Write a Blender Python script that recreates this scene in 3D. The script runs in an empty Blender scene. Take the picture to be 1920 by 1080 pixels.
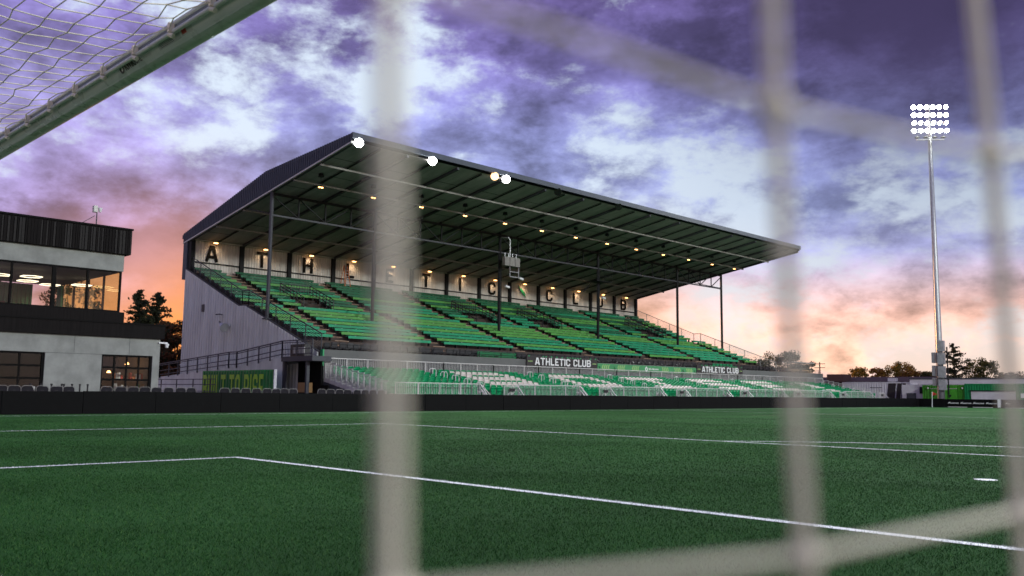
import bpy, bmesh, math, random
import numpy as np
from mathutils import Vector, Matrix
random.seed(7); rng = np.random.default_rng(7)
S = bpy.context.scene
COL = S.collection
rad = math.radians

# ------------------------------------------------------------------ camera
CAM = Vector((3.95, -1.549, 1.042))
yaw, pitch, roll = 0.78652, 0.11696, 0.01055
Fw = Vector((-math.sin(yaw)*math.cos(pitch), math.cos(yaw)*math.cos(pitch), math.sin(pitch)))
R0 = Vector((math.cos(yaw), math.sin(yaw), 0)); U0 = R0.cross(Fw)
Rt = math.cos(roll)*R0 + math.sin(roll)*U0; Up = -math.sin(roll)*R0 + math.cos(roll)*U0
cd = bpy.data.cameras.new('camera'); cam = bpy.data.objects.new('camera', cd); COL.objects.link(cam)
M = Matrix.Identity(4)
for i in range(3):
    M[i][0] = Rt[i]; M[i][1] = Up[i]; M[i][2] = -Fw[i]; M[i][3] = CAM[i]
cam.matrix_world = M
cd.sensor_width = 36; cd.lens = 31.45; cd.clip_start = 0.01; cd.clip_end = 6000
cd.dof.use_dof = True; cd.dof.focus_distance = 9.0; cd.dof.aperture_fstop = 5.0
S.camera = cam

# ------------------------------------------------------------------ view
S.view_settings.view_transform = 'Standard'; S.view_settings.look = 'None'
S.view_settings.exposure = 0.0; S.view_settings.gamma = 1.0
S.cycles.max_bounces = 6; S.cycles.diffuse_bounces = 3; S.cycles.glossy_bounces = 3
S.cycles.transparent_max_bounces = 12; S.cycles.transmission_bounces = 4
S.cycles.use_denoising = True
S.cycles.sample_clamp_indirect = 4.0
S.cycles.caustics_reflective = False; S.cycles.caustics_refractive = False

# ------------------------------------------------------------------ world: dusk sky
SUN_AZ = Vector((-0.93, 0.37, 0)).normalized()      # where the sun has just gone down
SUN_EL = rad(2.0)
W = bpy.data.worlds.new('World'); S.world = W; W.use_nodes = True
NT = W.node_tree; NT.nodes.clear()
class NB:
    """small helper to write node graphs as expressions"""
    def __init__(s, nt): s.nt = nt
    def n(s, t, **k):
        nd = s.nt.nodes.new(t)
        for a, b in k.items(): setattr(nd, a, b)
        return nd
    def put(s, sock, v):
        if hasattr(v, 'is_linked') or isinstance(v, bpy.types.NodeSocket): s.nt.links.new(v, sock)
        else: sock.default_value = v
    def m(s, op, a, b=0.0, c=0.0, clamp=False):
        nd = s.n('ShaderNodeMath', operation=op, use_clamp=clamp)
        s.put(nd.inputs[0], a); s.put(nd.inputs[1], b); s.put(nd.inputs[2], c)
        return nd.outputs[0]
    def vm(s, op, a, b=(0, 0, 0)):
        nd = s.n('ShaderNodeVectorMath', operation=op)
        s.put(nd.inputs[0], a); s.put(nd.inputs[1], b)
        return nd.outputs[1] if op in ('DOT_PRODUCT', 'LENGTH', 'DISTANCE') else nd.outputs[0]
    def noise(s, vec, scale, detail=4, rough=.5, dist=0.0, out=0):
        nd = s.n('ShaderNodeTexNoise'); s.put(nd.inputs['Vector'], vec)
        nd.inputs['Scale'].default_value = scale; nd.inputs['Detail'].default_value = detail
        nd.inputs['Roughness'].default_value = rough; nd.inputs['Distortion'].default_value = dist
        return nd.outputs[out]
    def ramp(s, f, stops, interp='LINEAR'):
        nd = s.n('ShaderNodeValToRGB'); cr = nd.color_ramp; cr.interpolation = interp
        while len(cr.elements) > 1: cr.elements.remove(cr.elements[-1])
        for i, (p, c) in enumerate(stops):
            e = cr.elements[0] if i == 0 else cr.elements.new(p)
            e.position = p; e.color = (*c, 1) if len(c) == 3 else c
        s.put(nd.inputs[0], f); return nd.outputs[0]
    def mix(s, f, a, b, blend='MIX'):
        nd = s.n('ShaderNodeMix', data_type='RGBA', blend_type=blend)
        s.put(nd.inputs[0], f)
        s.put(nd.inputs[6], (*a, 1) if isinstance(a, tuple) and len(a) == 3 else a)
        s.put(nd.inputs[7], (*b, 1) if isinstance(b, tuple) and len(b) == 3 else b)
        return nd.outputs[2]
    def smooth(s, x, lo, hi):
        nd = s.n('ShaderNodeMapRange', interpolation_type='SMOOTHSTEP')
        s.put(nd.inputs[0], x); nd.inputs[1].default_value = lo; nd.inputs[2].default_value = hi
        return nd.outputs[0]
b = NB(NT)
tc = b.n('ShaderNodeTexCoord').outputs['Generated']
dirn = b.vm('NORMALIZE', tc)
sx = b.n('ShaderNodeSeparateXYZ'); b.put(sx.inputs[0], dirn)
dz = b.m('MAXIMUM', sx.outputs[2], 0.0)
den = b.m('ADD', dz, 0.42)
cx = b.m('DIVIDE', sx.outputs[0], den); cy = b.m('DIVIDE', sx.outputs[1], den)
cb = b.n('ShaderNodeCombineXYZ'); b.put(cb.inputs[0], cx); b.put(cb.inputs[1], cy); b.put(cb.inputs[2], b.m('MULTIPLY', dz, 3.2))
cl = b.vm('MULTIPLY', dirn, (1.0, 1.0, 1.9))
def gauss(d, sig):
    """soft lobe round a direction in the sky"""
    dist = b.vm('DISTANCE', dirn, d)
    q = b.m('MULTIPLY', b.m('MULTIPLY', dist, dist), -1.0/(sig*sig))
    return b.m('EXPONENT', q)
big = b.noise(b.vm('ADD', cl, (.7, .35, 0)), 5.2, 7, .56, .1)
mid = b.noise(b.vm('ADD', cl, (3.1, 7.7, 1.3)), 13.0, 10, .63, .1)
fld = b.m('ADD', b.m('MULTIPLY', big, .54), b.m('MULTIPLY', mid, .46))
fld = b.m('ADD', b.m('MULTIPLY', b.m('SUBTRACT', fld, .5), 2.1), .44)
# breaks in the cloud deck (bright) and its heavy parts (dark)
for d, s_, a in [((-.885, .375, .262), .060, .17), ((-.93, .28, .27), .05, .12), ((-.850, .43, .28), .045, .15), ((-.84, .44, .335), .04, .10), ((-.800, .50, .330), .05, .10), ((-.745, .57, .335), .045, .07), ((-.690, .640, .325), .05, .11),
                 ((-.600, .745, .290), .055, .13), ((-.535, .810, .260), .055, .15), ((-.480, .855, .215), .05, .15),
                 ((-.435, .885, .150), .055, .14), ((-.35, .91, .225), .07, .16), ((-.25, .94, .235), .06, .15), ((-.546, .833, .085), .040, .22), ((-.50, .86, .06), .05, .12),
                 ((-.35, .93, .015), .07, .24), ((-.46, .88, .02), .05, .18), ((-.25, .96, .05), .05, .15),
                 ((-.318, .878, .40), .14, -.25), ((-.48, .80, .38), .08, -.12), ((-.788, .469, .42), .07, -.16), ((-.65, .65, .40), .06, -.15), ((-.822, .495, .280), .04, -.10),
                 ((-.415, .890, .190), .030, -.16), ((-.934, .301, .170), .10, -.22), ((-.90, .40, .14), .10, -.2), ((-.66, .72, .20), .10, -.14), ((-.42, .90, .085), .06, -.10), ((-.34, .935, .09), .05, -.10), ((-.60, .80, .13), .05, -.12)]:
    fld = b.m('ADD', fld, b.m('MULTIPLY', gauss(d, s_), a))
gap = b.m('POWER', b.smooth(fld, .42, .70), 1.05)
clear = b.ramp(dz, [(0, (1, .70, .54)), (.03, (1, .78, .66)), (.075, (.96, .86, .84)), (.13, (.80, .86, .97)), (.2, (.72, .84, 1.0)), (.45, (.74, .86, 1.0)), (1, (.3, .4, .78))])
cloud = b.ramp(dz, [(0, (1.0, .62, .44)), (.04, (1.0, .60, .43)), (.085, (.92, .54, .44)), (.115, (.56, .41, .45)), (.15, (.30, .31, .53)), (.20, (.25, .29, .54)), (.28, (.205, .225, .47)), (.35, (.155, .135, .36)), (.42, (.11, .082, .24)), (.6, (.11, .09, .24)), (1, (.13, .11, .26))])
# the deck towards the sunset stays violet-pink lower down
left = gauss((-.95, .30, .16), .16)
cloud = b.mix(b.m('MULTIPLY', left, .8, clamp=True), cloud, (.33, .25, .55))
tex = b.noise(b.vm('ADD', cl, (9.0, 2.0, 4.0)), 9.0, 8, .58, .1)
shade = b.m('ADD', b.m('MULTIPLY', b.smooth(tex, .28, .72), 1.05), .62)
thick = b.m('ADD', b.m('MULTIPLY', b.smooth(fld, .10, .50), .95), .44)
lowm = b.m('MULTIPLY', b.smooth(dz, .16, .05), b.smooth(tex, .50, .62))
cloud = b.mix(b.m('MULTIPLY', lowm, .75), cloud, (.50, .40, .46))
cloud = b.vm('SCALE', cloud); b.put(NT.nodes[-1].inputs[3], b.m('MULTIPLY', shade, thick))
col = b.mix(gap, cloud, clear)
# ember glow low over the sunset
glow = b.m('MULTIPLY', gauss((-.906, .42, .035), .115), b.m('ADD', b.m('MULTIPLY', b.smooth(tex, .2, .6), .4), .6))
col = b.mix(b.m('MULTIPLY', glow, 1.2, clamp=True), col, (1.0, .33, .10))
pink = b.m('MULTIPLY', gauss((-.92, .37, .135), .055), .35)
col = b.mix(pink, col, (.62, .36, .52))
glow2 = gauss((-.60, .79, .10), .07)
col = b.mix(b.m('MULTIPLY', glow2, .40, clamp=True), col, (1.0, .52, .30))
# heavy violet cloud bank high on the right
bank = b.m('MULTIPLY', gauss((-.29, .86, .42), .23), b.m('ADD', b.m('MULTIPLY', b.smooth(tex, .2, .6), .25), .75))
col = b.mix(b.m('MULTIPLY', bank, 1.0, clamp=True), col, (.050, .036, .105))
sky = b.n('ShaderNodeTexSky', sky_type='NISHITA')
sky.sun_disc = False; sky.sun_elevation = SUN_EL; sky.sun_rotation = math.atan2(SUN_AZ.x, SUN_AZ.y)
skys = b.vm('SCALE', sky.outputs[0]); NT.nodes[-1].inputs[3].default_value = 0.008
tot = b.vm('ADD', col, skys)
bg = b.n('ShaderNodeBackground'); b.put(bg.inputs[0], tot); bg.inputs[1].default_value = 1.0
wo = b.n('ShaderNodeOutputWorld'); NT.links.new(bg.outputs[0], wo.inputs[0])

# ------------------------------------------------------------------ sun (low, warm, behind the stand)
sl = bpy.data.lights.new('sun', 'SUN'); sun = bpy.data.objects.new('sun', sl); COL.objects.link(sun)
sl.energy = 4.0; sl.angle = rad(.6); sl.color = (1.0, .48, .20)
sd = Vector((SUN_AZ.x*math.cos(SUN_EL), SUN_AZ.y*math.cos(SUN_EL), math.sin(SUN_EL)))
sun.rotation_euler = sd.to_track_quat('Z', 'Y').to_euler()

# ------------------------------------------------------------------ materials
MATS = {}
def mat(name, c, rough=.6, var=.12, scale=6.0, metal=0.0, bump=0.0, bscale=40.0, spec=.4, emit=None, estr=0.0, stretch=None):
    m = bpy.data.materials.new(name); m.use_nodes = True; nt = m.node_tree; q = NB(nt)
    p = nt.nodes['Principled BSDF']
    p.inputs['Roughness'].default_value = rough; p.inputs['Metallic'].default_value = metal
    p.inputs['Specular IOR Level'].default_value = spec
    g = q.n('ShaderNodeNewGeometry').outputs['Position']
    v = g
    if stretch: v = q.vm('MULTIPLY', g, stretch)
    f = q.noise(v, scale, 5, .6)
    f2 = q.smooth(f, .25, .75)
    lo = tuple(max(0, x*(1-var)) for x in c); hi = tuple(min(1, x*(1+var)) for x in c)
    q.put(p.inputs['Base Color'], q.mix(f2, lo, hi))
    q.put(p.inputs['Roughness'], q.m('ADD', q.m('MULTIPLY', f2, .12), max(.02, rough-.06)))
    if bump:
        bn = q.n('ShaderNodeBump'); bn.inputs['Strength'].default_value = bump; bn.inputs['Distance'].default_value = .01
        q.put(bn.inputs['Height'], q.noise(v, bscale, 4, .6)); q.put(p.inputs['Normal'], bn.outputs[0])
    if emit:
        p.inputs['Emission Color'].default_value = (*emit, 1); p.inputs['Emission Strength'].default_value = estr
    MATS[name] = m; return m
mat('concrete', (.30, .30, .29), .85, .2, 1.5, bump=.2)
mat('asphalt', (.06, .06, .065), .9, .3, 3, bump=.3)
mat('walkway', (.16, .16, .16), .85, .2, 2)
mat('white_corr', (.64, .67, .62), .6, .16, .7, bump=.05, stretch=(2.5, 1, .35))
mat('panel_corr', (.56, .52, .47), .55, .16, .9, stretch=(1, 3, .4))
mat('roof_metal', (.055, .064, .085), .55, .2, 1.2, metal=.1, spec=.2)
mat('soffit', (.40, .36, .36), .75, .22, 1.1, stretch=(.4, 2, 1))
mat('steel_dark', (.014, .015, .016), .6, .2, 4, metal=.1, spec=.15)
mat('steel_grey', (.065, .067, .075), .55, .15, 4, metal=.2, spec=.2)
mat('steel_light', (.48, .48, .44), .5, .12, 4, metal=.2)
mat('steel_mid', (.24, .23, .215), .6, .15, 4, spec=.2)
mat('alu', (.56, .54, .52), .5, .10, 5, metal=.15, spec=.3)
mat('galv', (.42, .43, .44), .42, .16, 3, metal=.5)
mat('black_board', (.006, .006, .006), .7, .25, 3, bump=.1, spec=.08)
mat('black_plastic', (.015, .015, .017), .4, .2, 6)
mat('grey_plastic', (.016, .0145, .019), .55, .15, 6, spec=.1)
mat('green_seat', (.0, .25, .085), .5, .16, 2.5, spec=.15)
mat('white_seat', (.70, .62, .56), .4, .08, 2.5)
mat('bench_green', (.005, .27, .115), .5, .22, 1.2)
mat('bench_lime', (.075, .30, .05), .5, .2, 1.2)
mat('bench_shade_green', (.003, .12, .045), .5, .22, 1.2)  # darker bench green, carries the upper tier's shade in its colour
mat('wood_pale', (.36, .25, .17), .7, .2)
mat('clad_grey', (.030, .028, .026), .7, .2, spec=.1)
mat('plate', (.7, .7, .65), .5, .05)
mat('wood_brown', (.30, .16, .09), .75, .35, 2.5)
mat('terrace', (.060, .043, .034), .85, .3, 1.5)
mat('grey_wall', (.115, .118, .112), .8, .12, 1.0)
mat('letter_dark', (.010, .009, .008), .9, .2, spec=.05)
mat('letter_white', (.72, .72, .70), .55, .05)
mat('bolt_green', (.02, .30, .10), .5, .1)
mat('sign_black', (.022, .018, .018), .5, .15)
mat('banner_green', (.045, .24, .085), .6, .12, 2)
mat('banner_pale', (.30, .46, .16), .6, .08)
mat('cont_lime', (.05, .27, .02), .5, .15, 2)
mat('cont_green', (.0, .17, .05), .5, .15, 2)
mat('cont_white', (.50, .48, .50), .55, .10, 1.0)
mat('rise_green', (.010, .20, .04), .5, .2, 2)
mat('rise_lime', (.30, .60, .02), .5, .12, 3)
mat('stucco', (.27, .28, .255), .9, .2, 1.2, bump=.35, bscale=60)
mat('dark_clad', (.011, .0095, .009), .75, .4, 2, stretch=(1, 6, .3), spec=.08)
mat('dark_frame', (.007, .0065, .006), .7, .2, spec=.08)
mat('interior', (.12, .095, .08), .8, .15, 1)
mat('curtain', (.06, .27, .20), .8, .15, 2)
mat('led', (1, 1, 1), .5, 0, emit=(1, .86, .62), estr=2.6)
mat('wood_light', (.42, .26, .12), .6, .15, 3)
mat('cardboard', (.36, .21, .09), .8, .1)
mat('white_paint', (.80, .81, .80), .6, .06, 3)
mat('goal_white', (.58, .62, .59), .28, .05, 8, spec=.5)
mat('goal_groove', (.10, .12, .12), .5, .1)
mat('net_white', (.84, .76, .60), .75, .08, 30)
mat('sticker_black', (.012, .012, .012), .5, .1)
mat('sticker_red', (.35, .03, .02), .5, .1)
mat('sticker_grey', (.42, .46, .44), .5, .1)
mat('orange', (.60, .16, .03), .5, .12)
mat('flag_red', (.6, .05, .03), .7, .1)
mat('trunk', (.035, .026, .02), .9, .3, 4)
mat('needle', (.035, .040, .022), .8, .35, .9)
mat('leaf_dark', (.045, .055, .020), .75, .4, .8)
mat('leaf_olive', (.16, .13, .028), .7, .4, .8)
mat('leaf_gold', (.42, .24, .035), .7, .35, .8)
mat('leaf_rust', (.20, .085, .03), .7, .35, .8)
mat('brown_roof', (.07, .035, .03), .8, .2)
mat('flood', (1, 1, 1), .5, 0, emit=(.95, 1.0, .97), estr=60)
mat('flood_roof', (1, 1, 1), .5, 0, emit=(.97, 1.0, .96), estr=40)
mat('warm_lamp', (1, .8, .5), .5, 0, emit=(1.0, .46, .15), estr=8)
mat('warm_side_glow', (1, .8, .5), .5, 0, emit=(1.0, .55, .22), estr=3)  # glow imitating warm light caught by an unlit roof floodlight
for nm_ in ('leaf_dark', 'leaf_olive', 'leaf_gold', 'leaf_rust', 'needle'):      # thin leaves let light through
    nt_ = MATS[nm_].node_tree; q_ = NB(nt_); pb_ = nt_.nodes['Principled BSDF']; tb_ = q_.n('ShaderNodeBsdfTranslucent')
    nt_.links.new(pb_.inputs['Base Color'].links[0].from_socket, tb_.inputs[0]); mx_ = q_.n('ShaderNodeMixShader'); mx_.inputs[0].default_value = .45
    nt_.links.new(pb_.outputs[0], mx_.inputs[1]); nt_.links.new(tb_.outputs[0], mx_.inputs[2]); nt_.links.new(mx_.outputs[0], nt_.nodes['Material Output'].inputs[0])
def glassmat(name, tint, refl):
    m = bpy.data.materials.new(name); m.use_nodes = True; nt = m.node_tree; nt.nodes.clear(); q = NB(nt)
    t = q.n('ShaderNodeBsdfTransparent'); t.inputs[0].default_value = (*tint, 1)
    g = q.n('ShaderNodeBsdfGlossy'); g.inputs['Roughness'].default_value = .03; g.inputs[0].default_value = (.8, .82, .85, 1)
    fr = q.n('ShaderNodeFresnel'); fr.inputs[0].default_value = 1.5
    mx = q.n('ShaderNodeMixShader'); q.put(mx.inputs[0], q.m('MULTIPLY', fr.outputs[0], refl))
    nt.links.new(t.outputs[0], mx.inputs[1]); nt.links.new(g.outputs[0], mx.inputs[2])
    o = q.n('ShaderNodeOutputMaterial'); nt.links.new(mx.outputs[0], o.inputs[0]); MATS[name] = m
glassmat('glass', (.94, .94, .92), .55); glassmat('glass_amber', (1.0, .95, .62), .25)
def turfmat(name, c, patch=True):
    m = bpy.data.materials.new(name); m.use_nodes = True; nt = m.node_tree; q = NB(nt)
    p = nt.nodes['Principled BSDF']; p.inputs['Roughness'].default_value = .85; p.inputs['Specular IOR Level'].default_value = .04
    g = q.n('ShaderNodeNewGeometry').outputs['Position']
    f = q.noise(g, .22, 5, .65); f2 = q.noise(g, 38, 3, .7); f3 = q.noise(g, 260, 2, .7)
    a = q.m('ADD', q.m('MULTIPLY', f, .85), q.m('ADD', q.m('MULTIPLY', f2, .35), q.m('MULTIPLY', f3, .55)))
    k = q.smooth(a, .55, 1.2)
    lo = tuple(x*.55 for x in c); hi = tuple(min(1, x*1.45) for x in c)
    q.put(p.inputs['Base Color'], q.mix(k, lo, hi))
    bn = q.n('ShaderNodeBump'); bn.inputs['Strength'].default_value = .8; bn.inputs['Distance'].default_value = .02
    q.put(bn.inputs['Height'], q.m('ADD', f2, f3)); q.put(p.inputs['Normal'], bn.outputs[0])
    MATS[name] = m
turfmat('turf', (.034, .105, .028)); turfmat('blade', (.042, .135, .032)); turfmat('blade_dark', (.016, .066, .016)); turfmat('blade_light', (.105, .215, .062))

# ------------------------------------------------------------------ mesh builder
class MB:
    def __init__(s): s.v = []; s.f = []; s.mi = []; s.cur = 0
    def q(s, *idx): s.f.append(tuple(idx)); s.mi.append(s.cur)
    def box(s, x0, x1, y0, y1, z0, z1, m=None):
        if m is not None: s.cur = m
        if x0 > x1: x0, x1 = x1, x0
        if y0 > y1: y0, y1 = y1, y0
        if z0 > z1: z0, z1 = z1, z0
        n = len(s.v)
        s.v += [(x0, y0, z0), (x1, y0, z0), (x1, y1, z0), (x0, y1, z0), (x0, y0, z1), (x1, y0, z1), (x1, y1, z1), (x0, y1, z1)]
        for f in ((0, 3, 2, 1), (4, 5, 6, 7), (0, 1, 5, 4), (1, 2, 6, 5), (2, 3, 7, 6), (3, 0, 4, 7)): s.q(*(n+i for i in f))
        return s
    def bar(s, a, c, w, h=None, m=None, up=(0, 0, 1)):
        """rectangular bar from a to c"""
        if m is not None: s.cur = m
        h = h or w; a = Vector(a); c = Vector(c); d = (c-a).normalized(); up = Vector(up)
        if abs(d.dot(up)) > .98: up = Vector((0, 1, 0)) if abs(d.y) < .9 else Vector((1, 0, 0))
        r = d.cross(up).normalized(); u = r.cross(d); n = len(s.v)
        for p in (a, c):
            for i, j in ((-1, -1), (1, -1), (1, 1), (-1, 1)): s.v.append(tuple(p + r*(i*w/2) + u*(j*h/2)))
        for f in ((0, 1, 2, 3), (7, 6, 5, 4), (0, 4, 5, 1), (1, 5, 6, 2), (2, 6, 7, 3), (3, 7, 4, 0)): s.q(*(n+i for i in f))
        return s
    def tube(s, pts, r, n=8, m=None, closed=False, cap=True):
        if m is not None: s.cur = m
        pts = [Vector(p) for p in pts]; L = len(pts); base = len(s.v)
        rr = r if isinstance(r, (list, tuple)) else [r]*L
        pu = None
        for i, p in enumerate(pts):
            if closed: d = pts[(i+1) % L]-pts[i-1]
            else: d = pts[min(i+1, L-1)]-pts[max(i-1, 0)]
            d.normalize()
            if pu is None: pu = Vector((0, 0, 1)) if abs(d.z) < .9 else Vector((1, 0, 0))
            u = (pu - d*pu.dot(d))
            u.normalize(); pu = u; w = d.cross(u)
            for k in range(n):
                a = 2*math.pi*k/n; s.v.append(tuple(p + (u*math.cos(a)+w*math.sin(a))*rr[i]))
        for i in range(L if closed else L-1):
            for k in range(n):
                a0 = base+i*n+k; a1 = base+i*n+(k+1) % n; b0 = base+((i+1) % L)*n+k; b1 = base+((i+1) % L)*n+(k+1) % n
                s.q(a0, b0, b1, a1)
        if cap and not closed:
            s.q(*[base+k for k in range(n)]); s.q(*[base+(L-1)*n+k for k in reversed(range(n))])
        return s
    def prism(s, poly, axis, t0, t1, m=None):
        """poly of 2D points extruded along axis; axis 'y': (x,z), 'x': (y,z), 'z': (x,y)"""
        if m is not None: s.cur = m
        n = len(s.v); k = len(poly)
        def P(p, t): return (p[0], t, p[1]) if axis == 'y' else ((t, p[0], p[1]) if axis == 'x' else (p[0], p[1], t))
        s.v += [P(p, t0) for p in poly] + [P(p, t1) for p in poly]
        s.q(*[n+i for i in range(k)]); s.q(*[n+k+i for i in reversed(range(k))])
        for i in range(k):
            j = (i+1) % k; s.q(n+i, n+k+i, n+k+j, n+j)
        return s
    def quad(s, a, c, d, e, m=None):
        if m is not None: s.cur = m
        n = len(s.v); s.v += [tuple(a), tuple(c), tuple(d), tuple(e)]; s.q(n, n+1, n+2, n+3); return s
    def mesh(s, name, mats, org=(0, 0, 0), smooth=False, fix=True):
        me = bpy.data.meshes.new(name); o = Vector(org)
        me.from_pydata([(x-o.x, y-o.y, z-o.z) for x, y, z in s.v], [], s.f)
        for mm in (mats if isinstance(mats, (list, tuple)) else [mats]): me.materials.append(MATS[mm])
        me.polygons.foreach_set('material_index', s.mi)
        if smooth: me.polygons.foreach_set('use_smooth', [True]*len(s.f))
        me.update()
        if fix:
            bm = bmesh.new(); bm.from_mesh(me); bmesh.ops.recalc_face_normals(bm, faces=bm.faces[:]); bm.to_mesh(me); bm.free()
        return me
    def build(s, name, mats, parent=None, smooth=False, org=None, fix=True):
        root = parent
        while root is not None and root.parent is not None: root = root.parent
        o = org if org is not None else (tuple(root.location) if root else (0, 0, 0))
        ob = bpy.data.objects.new(name, s.mesh(name, mats, o, smooth, fix)); COL.objects.link(ob)
        if parent: ob.parent = parent
        elif org is not None: ob.location = org
        return ob
def tag(o, label=None, cat=None, group=None, kind=None):
    if label: o['label'] = label
    if cat: o['category'] = cat
    if group: o['group'] = group
    if kind: o['kind'] = kind
    return o
def thing(name, loc, label, cat, group=None):
    o = bpy.data.objects.new(name, None); o.empty_display_size = .3; COL.objects.link(o); o.location = loc
    return tag(o, label, cat, group)
def place(name, me, parent, pos):
    """shared-mesh piece at world position pos under parent (root not rotated)"""
    ob = bpy.data.objects.new(name, me); COL.objects.link(ob)
    root = parent
    while root is not None and root.parent is not None: root = root.parent
    ob.location = Vector(pos) - (root.location if root else Vector((0, 0, 0)))
    ob.parent = parent; return ob
ORD = ['zeroth', 'first', 'second', 'third', 'fourth', 'fifth', 'sixth', 'seventh', 'eighth', 'ninth', 'tenth', 'eleventh', 'twelfth', 'thirteenth', 'fourteenth', 'fifteenth', 'sixteenth', 'seventeenth', 'eighteenth', 'nineteenth']
TENS = ['', '', 'twenty', 'thirty', 'forty', 'fifty', 'sixty', 'seventy', 'eighty', 'ninety']
TENTH = ['', '', 'twentieth', 'thirtieth', 'fortieth', 'fiftieth', 'sixtieth', 'seventieth', 'eightieth', 'ninetieth']
def ordn(i):
    if i >= 100: return 'hundredth' if i == 100 else 'hundred and '+ordn(i-100)
    if i >= 20: return TENTH[i//10] if i % 10 == 0 else TENS[i//10]+'-'+ORD[i % 10]
    if i < 20: return ORD[i]
    sfx = 'th' if i % 100 in (11, 12, 13) else {1: 'st', 2: 'nd', 3: 'rd'}.get(i % 10, 'th')
    return '%d%s' % (i, sfx)

# ---- block letters
GL = {
 'A': (.80, [[(.09, 0), (.33, .915), (.47, .915), (.71, 0)], [(.24, .29), (.56, .29)]]),
 'T': (.70, [[(0, .915), (.70, .915)], [(.35, .83), (.35, 0)]]),
 'H': (.70, [[(.085, 0), (.085, 1)], [(.615, 0), (.615, 1)], [(.17, .5), (.53, .5)]]),
 'L': (.60, [[(.085, 1), (.085, .085), (.6, .085)]]),
 'E': (.60, [[(.6, .915), (.085, .915), (.085, .085), (.6, .085)], [(.17, .5), (.5, .5)]]),
 'I': (.17, [[(.085, 0), (.085, 1)]]),
 'C': (.70, [[(.615, .66), (.615, .8), (.5, .915), (.2, .915), (.085, .8), (.085, .2), (.2, .085), (.5, .085), (.615, .2), (.615, .34)]]),
 'U': (.70, [[(.085, 1), (.085, .2), (.2, .085), (.5, .085), (.615, .2), (.615, 1)]]),
 'B': (.70, [[(.085, .085), (.5, .085), (.615, .18), (.615, .40), (.53, .5), (.615, .60), (.615, .82), (.5, .915), (.085, .915), 'c'], [(.17, .5), (.45, .5)]]),
 'R': (.70, [[(.085, 0), (.085, .915), (.5, .915), (.615, .8), (.615, .58), (.5, .46), (.17, .46)], [(.38, .38), (.6, 0)]]),
 'S': (.70, [[(.615, .70), (.615, .8), (.5, .915), (.2, .915), (.085, .8), (.085, .62), (.2, .5), (.5, .5), (.615, .38), (.615, .2), (.5, .085), (.2, .085), (.085, .2), (.085, .30)]]),
 'O': (.70, [[(.2, .085), (.5, .085), (.615, .2), (.615, .8), (.5, .915), (.2, .915), (.085, .8), (.085, .2), 'c']]),
}
def stroke(mb, pts, hw, org, r, u, n, dep):
    closed = pts[-1] == 'c'
    P = [Vector(p) for p in (pts[:-1] if closed else pts)]; L = len(P); lf = []; rt = []
    for i in range(L):
        dirs = []
        if closed or i > 0: dirs.append((P[i]-P[i-1]).normalized())
        if closed or i < L-1: dirs.append((P[(i+1) % L]-P[i]).normalized())
        nn = [Vector((-d.y, d.x)) for d in dirs]
        if len(nn) == 1: mv = nn[0]
        else:
            mv = (nn[0]+nn[1]).normalized(); mv = mv/max(.35, mv.dot(nn[0]))
        lf.append(P[i]+mv*hw); rt.append(P[i]-mv*hw)
    base = len(mb.v)
    for i in range(L):
        for p, dd in ((lf[i], dep), (rt[i], dep), (lf[i], 0), (rt[i], 0)): mb.v.append(tuple(org + r*p.x + u*p.y + n*dd))
    for i in range(L if closed else L-1):
        a = base+4*i; c = base+4*((i+1) % L)
        mb.q(a, a+1, c+1, c); mb.q(a, c, c+2, a+2); mb.q(a+1, a+3, c+3, c+1)
    if not closed:
        e = base+4*(L-1); mb.q(base, base+2, base+3, base+1); mb.q(e, e+1, e+3, e+2)
def letter(ch, h, org, r, u, n, dep, material, parent, wscale=1.0, name='letter'):
    w, st = GL[ch]; mb = MB(); r = Vector(r)*h*wscale; u = Vector(u)*h; n = Vector(n); org = Vector(org)
    for k, p in enumerate(st): stroke(mb, p, .085, org, r, u, n, dep-.003*k)
    return mb.build(name, material, parent), w*h*wscale
def word(txt, h, org, r, u, n, dep, material, parent, gap=.16, wscale=1.0):
    x = 0.0
    for ch in txt:
        if ch == ' ': x += h*.45*wscale; continue
        ob, w = letter(ch, h, Vector(org)+Vector(r)*x, r, u, n, dep, material, parent, wscale)
        x += w + gap*h*wscale
    return x
def word_len(txt, h, gap=.16, wscale=1.0):
    return sum(h*.45*wscale if c == ' ' else (GL[c][0]+gap)*h*wscale for c in txt)
def small_text(txt, h, org, r, u, material, parent, name='lettering', wscale=1.0, bold=0.0):
    cu = bpy.data.curves.new('t', 'FONT'); cu.body = txt; cu.size = h*1.35; cu.offset = bold
    o = bpy.data.objects.new('t', cu); COL.objects.link(o)
    me = bpy.data.meshes.new_from_object(o); bpy.data.objects.remove(o); bpy.data.curves.remove(cu)
    me.name = name; me.materials.clear(); me.materials.append(MATS[material])
    root = parent
    while root.parent is not None: root = root.parent
    r = Vector(r); u = Vector(u); org = Vector(org)-root.location
    for v in me.vertices: v.co = org + r*(v.co.x*wscale) + u*v.co.y
    ob = bpy.data.objects.new(name, me); COL.objects.link(ob); ob.parent = parent; return ob
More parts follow.
